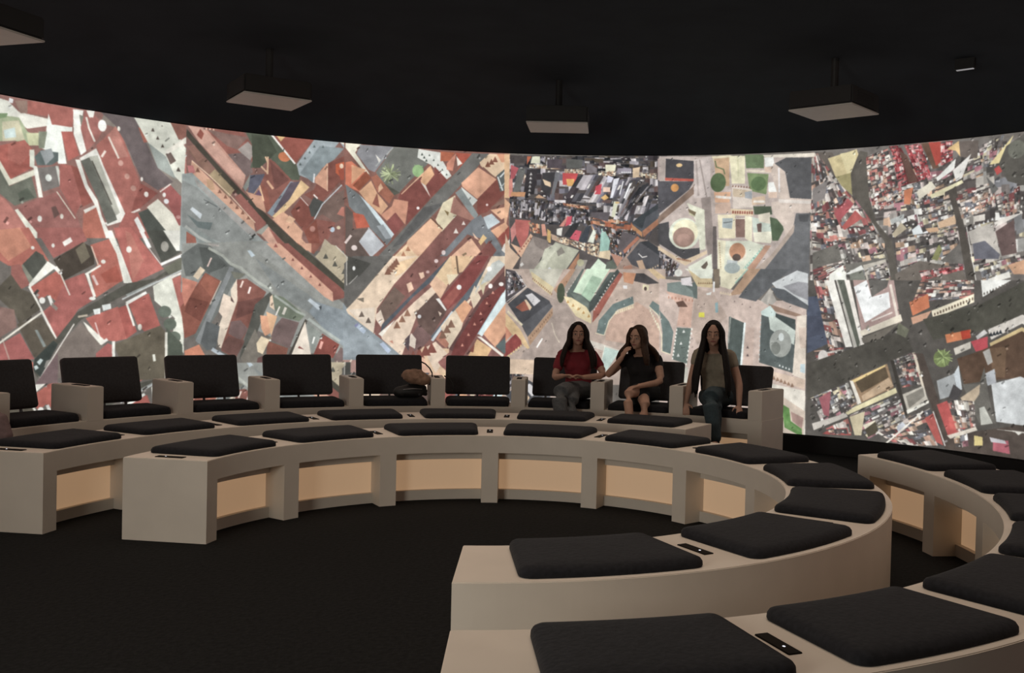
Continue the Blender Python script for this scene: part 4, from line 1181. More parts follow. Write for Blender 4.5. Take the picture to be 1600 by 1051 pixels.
P 9c9ca0 2358,1573 2510,1621 2603,1607 2608,1441 2468,1499
P 606468 2241,1564 2374,1543 2609,1396 2611,1351 2393,1422 2299,1466
P c0b8ac 2219,1541 2266,1526 2208,1387
P 9c7c68 2223,1403 2551,1304 2489,1287 2240,1342
P c8dcd4 2147,1324 2239,1388 2303,1313 2274,1251 2164,1279
P 57605e 2156,1294 2492,1196 2490,741 2146,831
P 46504e 2295,1313 2490,1257 2493,1159 2298,1206
P d0dcd0 2226,1280 2288,1282 2494,1151 2482,1014 2245,1158
O a4a8a0 107 134 2350,1024
O d8e0dc 27 40 2356,1085
O 7c8078 46 61 2305,976
T e8ece8 4 21 2349,810 2443,781
T d0d4d0 10 15 2149,1263 2145,862
P ecdcc8 2505,1288 2597,1305 2600,686 2475,725
P e0c8b4 2523,1182 2600,1185 2598,988 2545,986
P c8dce0 2549,835 2595,837 2598,747 2551,759
P e0c4ac 2241,759 2600,686 2595,595 2228,696
T 9c7860 7 40 2259,698 2478,626
P 4c5652 1835,1270 1986,1212 1967,776 1832,802
P 8c9088 1843,1270 1858,1270 1842,1005 1826,1004
L e4f0ec 19 1994,1212 1967,776
P d0b4a4 2011,1166 2089,1169 2084,782 1989,809
T 6a5a58 2 28 2029,973 2031,896
P e8e040 1533,1301 1588,1303 1590,1255 1534,1254
P 8cb0b4 1692,1399 1720,1408 1726,1306 1699,1305
P f4f4f0 1667,1610 1686,1610 1686,1509 1667,1508
P e8e8e0 1599,1491 1654,1508 1647,1477 1608,1476
T 8c7870 3 19 1886,1419 2044,1368
P 6a7870 1314,1145 1458,1141 1428,785 1275,826
T f4f4e8 9 22 1315,1121 1282,835
T f4f4e8 9 22 1466,1134 1420,784
T e8ece4 3 32 1387,1108 1338,868
P 6a7a76 1134,1315 1233,1206 1283,1097 1257,874 1177,902 1172,1093
L ecdcb8 11 1121,1187 1164,1061 1169,902 1257,874
P c8c4b4 1308,780 1436,754 1442,532 1346,559
P e4dccc 2245,636 2603,581 2616,143 2182,108
P d4c0ac 2373,521 2609,385 2600,142 2369,122
P 5c8c44 2375,444 2454,404 2473,283 2583,216 2585,141 2413,218
P b08c80 2470,375 2595,323 2583,216 2488,285
P 6a9850 2426,295 2552,214 2584,186 2428,219
"""
# ---------------------------------------------------------------- the projected picture
def screen_material():
    px = paint_city(ART)
    h, w_ = px.shape[:2]; im = bpy.data.images.new('aerial_city', w_, h, alpha=False)
    buf = np.ones((h, w_, 4), np.float32); buf[:, :, :3] = px; im.pixels.foreach_set(buf.ravel()); im.update(); im.pack()
    m = bpy.data.materials.new('projected_picture'); m.use_nodes = True; nt = m.node_tree; nt.nodes.clear()
    out = nt.nodes.new('ShaderNodeOutputMaterial'); e = nt.nodes.new('ShaderNodeEmission'); t = nt.nodes.new('ShaderNodeTexImage')
    t.image = im; t.extension = 'EXTEND'; nt.links.new(t.outputs['Color'], e.inputs['Color']); e.inputs['Strength'].default_value = SCREEN_GAIN
    nt.links.new(e.outputs[0], out.inputs[0]); return m
SCREEN_GAIN = 1.0
MS = screen_material()
X0, X1, ZZ0, ZZ1 = -6.56, 5.66, .16, 2.87
scr = empty('projection_screen', (CX, 0, 0))
tag(scr, 'tall curved wraparound screen showing bright aerial views of red-roofed city blocks', 'screen')
SEAM = [A_BEG+35.15*i for i in range(9)]
# four views are seen (2 to 5); the other panels show one of them again
for i in range(8):
    a0, a1 = SEAM[i], SEAM[i+1]; src = [4, 5, 2, 3, 4, 5, 3, 2][i]; off = SEAM[src]-a0
    bm = bmesh.new(); uvl = bm.loops.layers.uv.new('uv'); n = 24; cols = []
    for k in range(n+1):
        a = a0+(a1-a0)*k/n; cols.append([bm.verts.new(P(R_SCR, a, z)) for z in (Z0, Z1)]+[a])
    for A, B in zip(cols, cols[1:]):
        f = bm.faces.new((A[0], B[0], B[1], A[1])); vals = ((A[2], Z0), (B[2], Z0), (B[2], Z1), (A[2], Z1))
        for lp, (a, z) in zip(f.loops, vals):
            lp[uvl].uv = ((math.radians(a+off)*R_SCR-X0)/(X1-X0), (z-ZZ0)/(ZZ1-ZZ0))
    me = bpy.data.meshes.new('picture_panel'); bm.to_mesh(me); bm.free(); link('picture_panel', me, MS, scr)

# ---------------------------------------------------------------- ring benches
TOPZ, BAND = .45, .335
LEGH = 2.05
plate_mesh = None
def bench(name, label, cat, Ri, Ro, a0, a1, gaps, end_leg=4.0, plates=(), arms=()):
    """gaps: azimuths of the legs between seats"""
    t = empty(name); tag(t, label, cat); t.location = (0, 0, 0)
    k = 1.0 if Ri < 2 else (.65 if Ri < 3 else .55)      # legs have about the same width in every ring
    lw = LEGH*k
    link('bench_top', arc_mesh('bench_top', Ri, Ro, a0, a1, BAND, TOPZ, 1, .003), M_['bench'], t)
    link('back_panel', arc_mesh('back_panel', Ro-.03, Ro, a0+end_leg*k, a1-end_leg*k, 0, BAND, 1), M_['bench'], t)
    link('end_panel', arc_mesh('end_panel', Ri, Ro, a0, a0+end_leg*k, 0, BAND, 2), M_['bench'], t)
    link('end_panel', arc_mesh('end_panel', Ri, Ro, a1-end_leg*k, a1, 0, BAND, 2), M_['bench'], t)
    edges = [a0+end_leg*k]
    for g in gaps:
        link('leg', arc_mesh('leg', Ri, Ri+.30, g-lw, g+lw, 0, BAND, 2), M_['bench'], t)
        edges += [g-lw, g+lw]
    edges.append(a1-end_leg*k)
    for b0, b1 in zip(edges[::2], edges[1::2]):
        link('lower_rail', arc_mesh('lower_rail', Ri+.133, Ri+.165, b0, b1, 0, .066, 2), M_['bench'], t)
        link('upper_rail', arc_mesh('upper_rail', Ri+.133, Ri+.165, b0, b1, .274, BAND, 2), M_['bench'], t)
        link('light_panel', arc_mesh('light_panel', Ri+.166, Ri+.19, b0, b1, .03, .32, 2), M_['lit'], t)
    global plate_mesh
    if plate_mesh is None: plate_mesh = box_mesh('control_plate', .042, .165, .005, .0015)
    for az, r, z in plates:
        o = link('control_plate', plate_mesh, M_['plate'], t); o.location = P(r, az, z-.001); o.rotation_euler = (0, 0, -math.radians(az))
        led = link('indicator_light', led_mesh, M_['led'], o); led.location = (0, .028, .004)
    return t
bm = bmesh.new(); bmesh.ops.create_uvsphere(bm, u_segments=10, v_segments=6, radius=.0045)
for v in bm.verts: v.co.z *= .5; v.co.y *= 1.3
led_mesh = bpy.data.meshes.new('indicator_light'); bm.to_mesh(led_mesh); bm.free()

C1 = [-67.3+25.5*i for i in range(10)]; G1 = [c+12.75 for c in C1[:-1]]
b1 = bench('curved_bench', 'innermost white ring bench, nearly a full circle, with glowing panels facing inward', 'bench', 1.527, 2.015, -81.9, 178.0, G1,
           plates=[(g-.3, 1.76, TOPZ) for g in G1]+[(-79.7, 1.78, TOPZ)])
C2 = [-72.65+15.85*i for i in range(7)]; G2 = [c+7.925 for c in C2[:-1]]
b2 = bench('curved_bench', 'middle white ring bench, running from the left edge to the seated women', 'bench', 2.49, 2.965, -81.8, 31.1, G2,
           plates=[(g, 2.71, TOPZ) for g in G2]+[(-80.6, 2.73, TOPZ)])
C3 = [73.7+15.35*i for i in range(7)]; C3[-1] += .35; G3 = [c+7.675 for c in C3[:-1]]
b3 = bench('curved_bench', 'white bench at the right and lower right with glowing panels, nearest the camera', 'bench', 2.475, 2.975, 64.9, 177.2, G3,
           plates=[(g+.4, 2.72, TOPZ) for g in G3])
# outer ring with armrests and backrests
AR = [-69.0+11.46*i for i in range(10)]; ARM0 = AR[0]-11.46
b4 = bench('armchair_row', 'outermost row of white armchairs with black backrests, just below the screen', 'seat row', 3.42, 3.85, ARM0-1, 35.2, [a+.0 for a in AR[:-1]], end_leg=3.7)
for i, a in enumerate([ARM0]+AR):
    h = .0
    ar = link('armrest', arc_mesh('armrest', 3.42, 3.85, a-1.0, a+1.0, TOPZ-.002, .687, 1, .005), M_['bench'], b4)
    o = link('control_plate', plate_mesh, M_['plate'], ar); o.location = P(3.60, a, .686); o.rotation_euler = (0, 0, -math.radians(a))
CH = [a+5.73 for a in [ARM0]+AR[:-1]]
def back_to3d(az):
    c = P(3.93, az, .517); lat = Vector((math.cos(math.radians(az)), -math.sin(math.radians(az)), 0)); out = P(1, az, 0)
    upv = (Vector((0, 0, 1))*.96+out*.26).normalized(); nrm = lat.cross(upv)*1.0
    if nrm.dot(out) > 0: nrm = -nrm
    def f(u, v, h): return c+lat*u+upv*(v+.175)+nrm*h
    return f
for az in CH:
    prof = [(.004, -.04), (0, -.036), (0, -.008), (.006, .004), (.016, .009)]
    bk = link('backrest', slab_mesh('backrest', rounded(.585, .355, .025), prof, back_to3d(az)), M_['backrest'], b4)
    for s in (-.17, 0, .17):
        f = back_to3d(az)
        link('bracket', tube_mesh('bracket', [f(s, -.13, -.03), f(s, -.23, -.03), f(s, -.235, .02)], .012, 6), M_['metal'], bk)

# ---------------------------------------------------------------- cushions
def cushion_mesh(Rin, Rout, half, k=.64):
    rm = (Rin+Rout)/2; W2 = math.radians(half)*2*rm; H2 = Rout-Rin
    # outline in (arc length at mid radius, radial); mapped to polar so that the sides stay radial
    def to3d(u, v, h):
        a = u/rm; r = rm+v; return Vector((r*math.sin(a), r*math.cos(a), h))
    prof = [(.003, 0), (0, .005), (.001, .028*k), (.008, .044*k), (.020, .053*k), (.036, .058*k)]
    return slab_mesh('cushion', rounded(W2, H2, .045, 5, 8), prof, to3d)
def put_cushion(me, az, label, group):
    o = link('seat_cushion', me, M_['cushion']); o.location = (0, 0, TOPZ+.0005); o.rotation_euler = (0, 0, -math.radians(az))
    tag(o, label, 'cushion', group); return o
m1, m2, m3 = cushion_mesh(1.548, 1.985, 9.7), cushion_mesh(2.512, 2.942, 6.05), cushion_mesh(2.505, 2.945, 6.2)
m4 = cushion_mesh(3.445, 3.83, 4.35, 1.0)
nth = ['first', 'second', 'third', 'fourth', 'fifth', 'sixth', 'seventh', 'eighth', 'ninth', 'tenth']
L1 = ['dark cushion at the left end of the innermost ring, beside a thin plate',
      'dark cushion second from the left end of the innermost ring',
      'dark cushion on the innermost ring, third from its left end',
      'dark cushion at the back middle of the innermost ring, fourth from its left end',
      'dark cushion at the back of the innermost ring, below the woman in black',
      'dark cushion on the innermost ring in front of the woman in cream',
      'dark cushion on the right bend of the innermost ring, seventh from its left end',
      'dark cushion at the rightmost point of the innermost ring',
      'large dark cushion on the near right of the innermost ring, next to the last one',
      'large dark cushion at the near end of the innermost ring, in the lower middle']
for i, az in enumerate(C1): put_cushion(m1, az, L1[i], 'cushions on the innermost ring bench')
for i, az in enumerate(C2):
    put_cushion(m2, az, 'dark cushion on the middle ring, '+['at its left end by the picture edge', 'second from its left end', 'third from its left end', 'fourth from its left end',
                'fifth from its left end, at the back', 'in front of the woman in red', 'at its right end, before the woman in black'][i], 'cushions on the middle ring bench')
for i, az in enumerate(C3):
    put_cushion(m3, az, ('dark cushion on the right bench, ' if i == 4 else '')+['dark cushion at the far end of the right bench, below the screen', 'second dark cushion from the far end of the right bench',
                'dark cushion at the right picture edge, third on the right bench', 'dark cushion cut by the right picture edge, fourth on the right bench',
                'just behind the big one in the lower right corner', 'large dark cushion in the lower right corner, control plate on its left',
                'largest and nearest dark cushion, cut by the lower picture edge'][i], 'cushions on the right and near bench')
for i, az in enumerate(CH):
    put_cushion(m4, az, 'black seat cushion of the outer row, '+['outside the left picture edge', 'cut by the left picture edge', 'second armchair from the left edge', 'third armchair from the left edge',
                'fourth armchair from the left edge', 'under the black bag', 'empty, between the bag and the woman in red', 'under the woman in the red top',
                'under the woman in black', 'under the woman with very long hair'][i], 'cushions of the outer row of armchairs')

# ---------------------------------------------------------------- projectors
def projector(loc, az, label):
    t = empty('ceiling_projector', loc); t.rotation_euler = (0, 0, -math.radians(az)); tag(t, label, 'projector', 'projectors hanging from the ceiling')
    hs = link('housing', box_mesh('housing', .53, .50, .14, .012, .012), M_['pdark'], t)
    link('lit_underside', box_mesh('lit_underside', .53, .50, .012, .003), M_['proj'], hs)  # thin pale sheet for the bottom face, its lit look in the colour
    link('mount_pole', tube_mesh('mount_pole', [(0, 0, .15), (0, 0, 3.35-loc[2])], .03, 12), M_['black'], t)
    link('mount_plate', box_mesh('mount_plate', .3, .3, .015, .003, .15), M_['black'], t)
    ln = link('lens', tube_mesh('lens', [(.12, .245, .08), (.12, .29, .08)], .05, 16), M_['lens'], t)
    link('lens_ring', tube_mesh('lens_ring', [(.12, .245, .08), (.12, .27, .08)], .06, 16), M_['black'], ln)
    for k in range(5): link('vent_slat', box_mesh('vent_slat', .006, .3, .008, 0, .035+.02*k), M_['black'], t).location.x = .265
    return t
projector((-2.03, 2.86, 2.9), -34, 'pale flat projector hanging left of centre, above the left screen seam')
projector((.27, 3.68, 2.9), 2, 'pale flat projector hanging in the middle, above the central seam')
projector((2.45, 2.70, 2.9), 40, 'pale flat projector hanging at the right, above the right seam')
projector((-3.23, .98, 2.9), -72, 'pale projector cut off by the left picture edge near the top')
for loc, lab, l in (((3.37, 2.43, 3.2), 'short thin pale light bar on the dark ceiling at the upper right', .13),):
    t = empty('ceiling_light', loc); t.rotation_euler = (0, 0, -math.radians(42)); tag(t, lab, 'light')
    link('housing', box_mesh('housing', l+.02, .04, .15, .004, .004), M_['black'], t)
    link('diffuser', box_mesh('diffuser', l, .022, .006, .001, -.002), mat('diffuser', (.6, .6, .6), .5, emit=(.9, .92, 1), strength=.18), t)
# ---------------------------------------------------------------- people
def frame(d, ref):
    d = d.normalized(); x = ref-d*ref.dot(d)
    if x.length < 1e-4: x = Vector((1, 0, 0))-d*d.x
    x.normalize(); return x, d.cross(x)
def loft(bm, secs, ref, seg=14):
    """secs: (centre, half-width along ref, half-depth); closed with domed caps"""
    rings = []; n = len(secs)
    S = [(Vector(c), a, b) for c, a, b in secs]
    d0 = (S[1][0]-S[0][0]).normalized(); d1 = (S[-1][0]-S[-2][0]).normalized()
    c, a, b = S[0]; m = min(a, b); c2, a2, b2 = S[-1]; m2 = min(a2, b2)
    S = [(c-d0*m*.85, a*.45, b*.45), (c-d0*m*.5, a*.82, b*.82)]+S+[(c2+d1*m2*.5, a2*.82, b2*.82), (c2+d1*m2*.85, a2*.45, b2*.45)]
    for i, (c, a, b) in enumerate(S):
        t = S[min(i+1, len(S)-1)][0]-S[max(i-1, 0)][0]; x, y = frame(t, ref)
        rings.append([bm.verts.new(c+x*a*math.cos(k*2*math.pi/seg)+y*b*math.sin(k*2*math.pi/seg)) for k in range(seg)])
    for A, B in zip(rings, rings[1:]):
        for k in range(seg): bm.faces.new((A[k], A[(k+1) % seg], B[(k+1) % seg], B[k]))
    bm.faces.new(rings[0][::-1]); bm.faces.new(rings[-1])
def limb(bm, pts, rad, seg=12):
    """smooth tapered limb through the joints (rounded corners)"""
    V = [Vector(p) for p in pts]; secs = []
    for i in range(len(V)-1):
        for k in range(4):
            t = k/4; secs.append((V[i].lerp(V[i+1], t), rad[i]*(1-t)+rad[i+1]*t))
    secs.append((V[-1], rad[-1]))
    for _ in range(1):
        q = [secs[0]]+[((secs[i-1][0]+secs[i][0]*2+secs[i+1][0])/4, secs[i][1]) for i in range(1, len(secs)-1)]+[secs[-1]]; secs = q
    loft(bm, [(c, r, r) for c, r in secs], Vector((.3, .5, .81)), seg)
def ell(bm, c, rx, ry, rz, rot=None, seg=20):
    v = bmesh.ops.create_uvsphere(bm, u_segments=seg, v_segments=seg//2, radius=1)['verts']
    Mx = (rot.to_4x4() if rot is not None else Matrix.Identity(4))
    for q in v: q.co = Vector(c)+(Mx @ Vector((q.co.x*rx, q.co.y*ry, q.co.z*rz)))
def fuse(name, bm, m, parent, vox=.006, smooth=4):
    bmesh.ops.recalc_face_normals(bm, faces=bm.faces)
    me = bpy.data.meshes.new(name); bm.to_mesh(me); bm.free()
    o = bpy.data.objects.new(name, me); C.objects.link(o)
    md = o.modifiers.new('r', 'REMESH'); md.mode = 'VOXEL'; md.voxel_size = vox; md.use_smooth_shade = True
    s = o.modifiers.new('s', 'SMOOTH'); s.factor = .5; s.iterations = smooth
    dg = bpy.context.evaluated_depsgraph_get(); me2 = bpy.data.meshes.new_from_object(o.evaluated_get(dg))
    bpy.data.objects.remove(o); bpy.data.meshes.remove(me); me2.name = name
    return link(name, me2, m, parent, True)
def hand(bm, wrist, tip, palm_n, side, curl=.5, s=.85):
    """palm, four unequal fingers with knuckles, thumb from the side of the palm"""
    w_ = Vector(wrist); d = (Vector(tip)-w_).normalized(); n = Vector(palm_n); n = (n-d*n.dot(d)).normalized(); x = d.cross(n)*side
    L = .085*s
    loft(bm, [(w_, .022*s, .016*s), (w_+d*L*.5, .034*s, .014*s), (w_+d*L, .038*s, .012*s)], x, 12)
    for i, (off, ln) in enumerate(((.030, .068), (.011, .078), (-.009, .072), (-.028, .056))):
        b = w_+d*L*.88+x*off*s; p1 = b+d*ln*.42*s+n*curl*.010; p2 = p1+(d*.75+n*curl).normalized()*ln*.36*s; p3 = p2+(d*(1-curl)+n*curl*1.4).normalized()*ln*.30*s
        limb(bm, [b, p1, p2, p3], [.0088*s+.001, .0085*s, .0078*s, .0065*s], 8)
    b = w_+d*L*.25+x*.030*s; p1 = b+(d*.6+x*.9+n*.3).normalized()*.035*s; p2 = p1+(d+x*.25+n*.5).normalized()*.030*s
    limb(bm, [b, p1, p2], [.012*s, .010*s, .0075*s], 8)
def skin_mat(name, col): return mat(name, col, .55, .06, 30, .05, spec=.3)
EYE, IRIS, LIP = mat('eye_white', (.4, .37, .34), .3), mat('iris', (.03, .02, .015), .2), mat('lips', (.30, .11, .10), .5)
def person(label, J, skin, hair_m, top_m, leg_m, shoe_m, look, hair_len, sleeve, leg_to, neckline=None, hair_fn=None, front=.72):
    Vv = {k: Vector(v) for k, v in J.items()}
    base = Vector(((Vv['hipL']+Vv['hipR'])/2).to_tuple()[:2]+(0,))
    t = empty('person', base); tag(t, label, 'person')
    def par(o): o.location = -base; return o
    # head frame
    f = Vector(look).normalized(); lat = f.cross(Vector((0, 0, 1))).normalized(); upv = lat.cross(f)   # lat points to the person's right
    R3 = Matrix((lat, f, upv)).transposed(); H = Vv['head']; hs = .92
    def hp(x, y, z): return H+R3 @ Vector((x*hs, y*hs, z*hs))
    # ---- body: one surface
    bm = bmesh.new()
    ell(bm, hp(0, -.008, .022), .071*hs, .086*hs, .088*hs, R3, 24)           # skull
    ell(bm, hp(0, .018, -.035), .054*hs, .062*hs, .066*hs, R3, 20)           # jaw and cheeks
    ell(bm, hp(0, .058, -.083), .020*hs, .018*hs, .016*hs, R3, 12)           # chin
    loft(bm, [(hp(0, .078, .018), .006, .006), (hp(0, .090, -.006), .0085, .009), (hp(0, .094, -.022), .0135, .010)], lat, 10)   # nose
    for s in (-1, 1):
        ell(bm, hp(.070*s, -.005, -.005), .010*hs, .018*hs, .030*hs, R3, 12)      # ears
        ell(bm, hp(.030*s, .066, .026), .022*hs, .010*hs, .008*hs, R3, 10)        # brow
        ell(bm, hp(.036*s, .046, -.026), .022*hs, .020*hs, .022*hs, R3, 10)       # cheekbone
    nk = (Vv['shL']+Vv['shR'])/2+Vector((0, 0, .03))
    limb(bm, [hp(0, -.02, -.04), nk, nk-Vector((0, 0, .08))], [.046, .044, .06])
    sl = (Vv['shR']-Vv['shL']); sw = sl.length/2; sx = sl.normalized(); pel = (Vv['hipL']+Vv['hipR'])/2; chest = (Vv['shL']+Vv['shR'])/2
    def torso(bm, g=0.0, lo=0.0):
        a = chest; b = pel
        loft(bm, [(a+(a-b).normalized()*.012, sw*.72+g, .050+g), (a.lerp(b, .12), sw*.95+g, .075+g), (a.lerp(b, .30), sw*.88+g, .088+g),
                  (a.lerp(b, .55), sw*.76+g, .076+g), (a.lerp(b, .8), sw*.84+g, .085+g), (b, sw*.95+g, .095+g)][lo and 1 or 0:], sx, 24)
        fr = sx.cross(Vector((0, 0, 1))); fr = fr if fr.dot(f) > 0 else -fr
        for s in (-1, 1): ell(bm, a.lerp(b, .30)+sx*sw*.42*s+fr*(.052+g*.6), .05+g*.4, .042+g*.4, .052+g*.4)
    torso(bm)
    for s in 'LR':
        limb(bm, [Vv['sh'+s], Vv['el'+s], Vv['wr'+s]], [.040, .033, .021])
        hand(bm, Vv['wr'+s], Vv['ha'+s], J.get('pn'+s, (0, 0, -1)), 1 if s == 'L' else -1, J.get('curl', .55))
        limb(bm, [Vv['hip'+s], Vv['kn'+s], Vv['an'+s]], [.068, .044, .028])
        limb(bm, [Vv['an'+s]-Vector((0, 0, .01)), Vv['to'+s]], [.028, .022])
    body = par(fuse('body', bm, skin, t, .0062, 3))
    # ---- face
    for s in (-1, 1):
        e = bmesh.new(); ell(e, hp(.029*s, .0705, .004), .0115*hs, .0055*hs, .0052*hs, R3, 12); me = bpy.data.meshes.new('eye'); e.to_mesh(me); e.free(); eo = par(link('eye', me, EYE, t, True))
        e = bmesh.new(); ell(e, hp(.029*s, .0745, .004), .0052*hs, .0035*hs, .0052*hs, R3, 10); me = bpy.data.meshes.new('iris'); e.to_mesh(me); e.free(); link('iris', me, IRIS, eo, True)
        e = bmesh.new(); limb(e, [hp(.012*s, .086, .030), hp(.030*s, .083, .036), hp(.048*s, .072, .030)], [.0035, .004, .0025], 6); me = bpy.data.meshes.new('eyebrow'); e.to_mesh(me); e.free(); par(link('eyebrow', me, hair_m, t, True))
    e = bmesh.new(); limb(e, [hp(-.022, .072, -.055), hp(0, .083, -.053), hp(.022, .072, -.055)], [.003, .0075, .003], 8); me = bpy.data.meshes.new('mouth'); e.to_mesh(me); e.free(); par(link('mouth', me, LIP, t, True))
    # ---- hair
    bm = bmesh.new()
    ell(bm, hp(0, -.026, .036), .083*hs, .088*hs, .092*hs, R3, 24)
    g = random.Random(int(abs(J['head'][0])*1000))
    dn = Vector((0, 0, -1)); back = -f
    for k in range(34):
        u = -1+2*k/33; ang = u*2.0                                # from the left temple round the back to the right temple
        side = math.sin(ang); bk = -math.cos(ang)*.9
        root = hp(.050*side, .02+.055*bk, .085)
        mid1 = hp(.086*side, .012+.082*bk, .02); mid2 = hp(.088*side, .015+.085*bk, -.055)
        L = hair_len*g.uniform(.85, 1.0); fwd_ = .045 if abs(u) > front else -.06
        shx = lat*side*g.uniform(.055, .10)
        if abs(u) <= front: mid2 = mid2-f*.01
        p3 = mid2+dn*L*.35+shx*.45+f*(fwd_+.02*g.random()); p4 = mid2+dn*L*.7+shx*.75+f*(fwd_*1.6); p5 = mid2+dn*L+shx*.8+f*(fwd_*1.5)
        if hair_fn: p3, p4, p5 = [hair_fn(q, u) for q in (p3, p4, p5)]
        limb(bm, [root, mid1, mid2, p3, p4, p5], [.020, .021, .021, .019, .016, .007], 8)
    par(fuse('hair', bm, hair_m, t, .0065, 2))
    # ---- clothes
    bm = bmesh.new(); torso(bm, .009, 1)
    for s in 'LR':
        a, b = Vv['sh'+s], Vv['el'+s]
        limb(bm, [chest.lerp(a, .7), a, a.lerp(b, sleeve)], [.052, .050, .046])
    par(fuse('top', bm, top_m, t, .0075, 4))
    if leg_m:
        bm = bmesh.new()
        loft(bm, [(pel+(chest-pel)*.12, sw*.90+.01, .095), (pel+Vector((0, 0, .012)), sw*.98+.01, .098)], sx, 20)
        for s in 'LR':
            h_, k_, a_ = Vv['hip'+s], Vv['kn'+s], Vv['an'+s]
            if leg_to <= 1: limb(bm, [h_, h_.lerp(k_, leg_to)], [.083, .070])
            else: limb(bm, [h_, k_, k_.lerp(a_, leg_to-1)], [.084, .070, .054])
        par(fuse('trousers' if leg_to > 1 else 'shorts', bm, leg_m, t, .0075, 4))
    for s in 'LR':
        bm = bmesh.new(); a, b = Vv['an'+s], Vv['to'+s]
        limb(bm, [a-(b-a)*.25-Vector((0, 0, .035)), a.lerp(b, .5)-Vector((0, 0, .028)), b-Vector((0, 0, .008))], [.033, .036, .028])
        par(fuse('shoe', bm, shoe_m, t, .007, 3))
    return t
SK = skin_mat('skin', (.46, .27, .20)); SK2 = skin_mat('skin_light', (.50, .30, .22))
HD, HB, HK = [mat(n_, c_, .65, .3, 80, .4, spec=.2) for n_, c_ in (('hair_dark', (.016, .010, .008)), ('hair_brown', (.045, .024, .015)), ('hair_black', (.012, .009, .008)))]
RED, BLK, CRM = mat('red_cotton', (.22, .018, .028), .85, .12, 30, .2), mat('black_cotton', (.014, .012, .013), .9, .15, 30, .2), mat('cream_cotton', (.30, .26, .20), .85, .12, 30, .2)
JEAN, JEAN2, MAU, SHOE = mat('grey_denim', (.10, .105, .11), .9, .2, 60, .3), mat('blue_denim', (.035, .055, .065), .9, .2, 60, .3), mat('mauve_cotton', (.19, .13, .13), .9, .15, 40, .2), mat('shoe', (.05, .045, .04), .6)
person('woman in a red top with long dark hair, grey jeans and clasped hands',
       dict(head=(.492, 3.56, 1.085), shL=(.352, 3.64, .905), shR=(.618, 3.64, .912), elL=(.292, 3.53, .705), elR=(.735, 3.52, .735), wrL=(.365, 3.36, .735), wrR=(.545, 3.36, .728),
            haL=(.44, 3.33, .745), haR=(.46, 3.33, .748), pnL=(.2, -.3, -1), pnR=(-.2, -.3, -1), hipL=(.445, 3.66, .598), hipR=(.575, 3.66, .598),
            knL=(.44, 3.24, .55), anL=(.42, 3.26, .12), toL=(.43, 3.12, .05), knR=(.335, 3.19, .625), anR=(.375, 3.14, .30), toR=(.34, 3.06, .21)),
       SK, HD, RED, JEAN, SHOE, (0, -1, .02), .24, .55, 1.9)
person('woman in black with brown hair, hand at chin and bare crossed legs',
       dict(head=(1.005, 3.44, 1.07), shL=(.905, 3.53, .88), shR=(1.185, 3.53, .89), elL=(.745, 3.46, .735), elR=(1.215, 3.40, .70), wrL=(.865, 3.36, .90), wrR=(1.01, 3.21, .675),
            haL=(.905, 3.35, .98), haR=(.93, 3.16, .665), pnL=(1, .4, 0), pnR=(0, 0, -1), hipL=(1.01, 3.56, .598), hipR=(1.145, 3.54, .598),
            knL=(1.07, 3.15, .55), anL=(1.0, 3.19, .12), toL=(.99, 3.09, .05), knR=(.905, 3.13, .635), anR=(.945, 3.07, .30), toR=(.90, 3.03, .21)),
       SK2, HB, BLK, BLK, SHOE, (-.55, -.83, -.08), .17, .28, .62)
person('woman in a cream top with very long dark hair, leaning forward, hands on seat edge',
       dict(head=(1.602, 3.06, 1.13), shL=(1.498, 3.19, .965), shR=(1.765, 3.16, .955), elL=(1.44, 3.16, .73), elR=(1.835, 3.10, .715), wrL=(1.405, 3.18, .545), wrR=(1.825, 3.02, .545),
            haL=(1.40, 3.12, .47), haR=(1.82, 2.93, .47), pnL=(.2, .8, -.5), pnR=(-.2, .8, -.5), hipL=(1.60, 3.27, .598), hipR=(1.73, 3.22, .598),
            knL=(1.60, 2.86, .56), anL=(1.60, 2.95, .12), toL=(1.585, 2.82, .05), knR=(1.545, 2.82, .655), anR=(1.60, 2.79, .30), toR=(1.58, 2.70, .21)),
       SK, HK, CRM, JEAN2, SHOE, (-.18, -.97, -.12), .46, .34, 1.97, front=.45)
LP = lambda r, az, z: tuple(P(r, az, z))
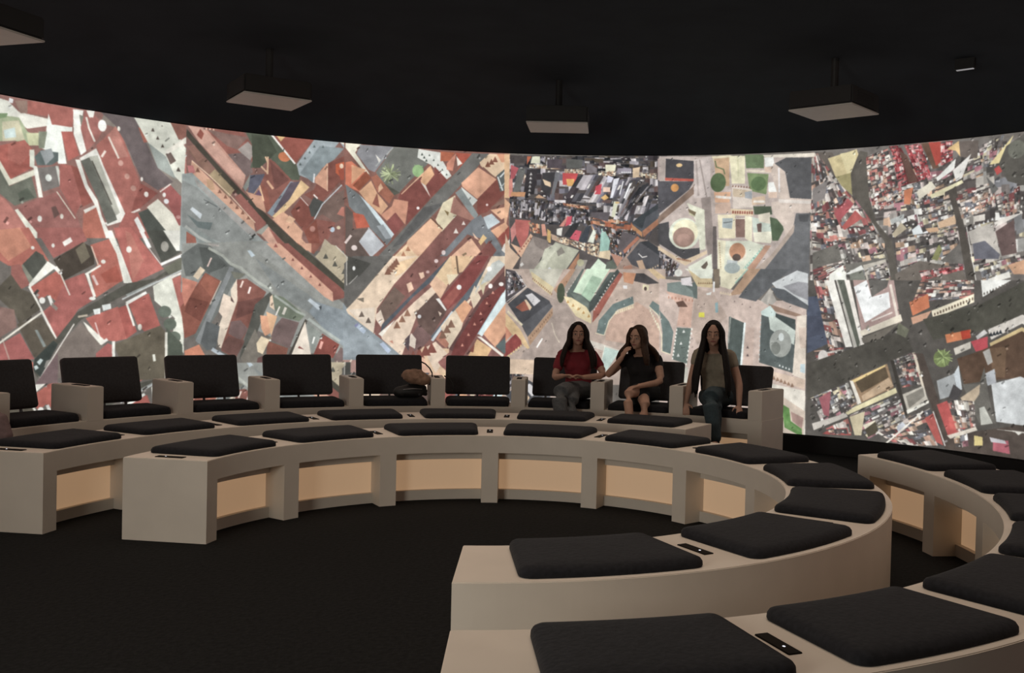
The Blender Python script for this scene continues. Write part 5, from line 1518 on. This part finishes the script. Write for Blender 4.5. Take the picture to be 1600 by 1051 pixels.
person('person almost wholly outside the left picture edge, only a mauve clothed knee in view',
       dict(head=LP(3.62, -76.5, 1.10), shL=LP(3.68, -79, .92), shR=LP(3.68, -74.6, .92), elL=LP(3.58, -79.8, .72), elR=LP(3.58, -74.6, .72), wrL=LP(3.38, -78.5, .64), wrR=LP(3.38, -76, .64),
            haL=LP(3.3, -78.2, .63), haR=LP(3.3, -76.2, .63), hipL=LP(3.68, -77.6, .598), hipR=LP(3.68, -75.4, .598), knL=LP(3.26, -78.2, .55), anL=LP(3.26, -78.2, .12), toL=LP(3.12, -78.2, .05),
            knR=LP(3.13, -73.2, .56), anR=LP(3.2, -73.4, .12), toR=LP(3.07, -73.4, .05)),
       SK, HD, MAU, MAU, SHOE, tuple(-P(1, -76.5, 0)), .20, .9, 1.9)

# ---------------------------------------------------------------- bag and bundle on the fifth armchair
bag = empty('shoulder_bag', (-.93, 3.42, .512)); bag.rotation_euler = (0, 0, math.radians(15)); tag(bag, 'slumped black bag with thin strap looped over the armrest, left on an empty armchair', 'bag')
bm = bmesh.new(); ell(bm, (0, 0, .058), .135, .085, .058); ell(bm, (.03, .01, .085), .10, .07, .04); ell(bm, (-.09, 0, .05), .07, .07, .05)
g = random.Random(3)
for k in range(9): a = g.uniform(0, 6.28); limb(bm, [(.12*math.cos(a), .07*math.sin(a), .03), (.03*math.cos(a), .02*math.sin(a), .115)], [.018, .01], 8)
fuse('pouch', bm, M_['black'], bag, .006, 2)
link('strap', tube_mesh('strap', [(.085, .12, .305), (.125, .11, .285), (.16, .09, .25), (.18, .07, .21), (.18, .04, .16), (.15, .01, .11)], .006, 8), M_['strap'], bag, True)
link('strap', tube_mesh('strap', [(.285, .05, .185), (.325, .02, .165), (.352, -.01, .115), (.36, -.03, .05)], .006, 8), M_['strap'], bag, True)
link('zip', tube_mesh('zip', [(-.08, -.075, .075), (0, -.088, .085), (.08, -.075, .08)], .004, 6), M_['metal'], bag)
bm = bmesh.new(); ell(bm, (0, 0, .05), .115, .07, .062); ell(bm, (.05, -.02, .035), .075, .06, .045); ell(bm, (-.06, 0, .06), .06, .06, .05)
for k in range(16): a = g.uniform(0, 6.28); limb(bm, [(.115*math.cos(a), .065*math.sin(a), .02+.04*g.random()), (.07*math.cos(a+.6), .055*math.sin(a+.6), .075), (.04*math.cos(a+1.4), .03*math.sin(a+1.4), .108)], [.014, .013, .011], 8)
sb = fuse('folded_jacket', bm, M_['tan'], None, .006, 2); sb.location = (-.90, 3.40, .642); sb.rotation_euler = (.1, .12, .2); tag(sb, 'crumpled tan brown jacket lying on top of the black bag', 'jacket')
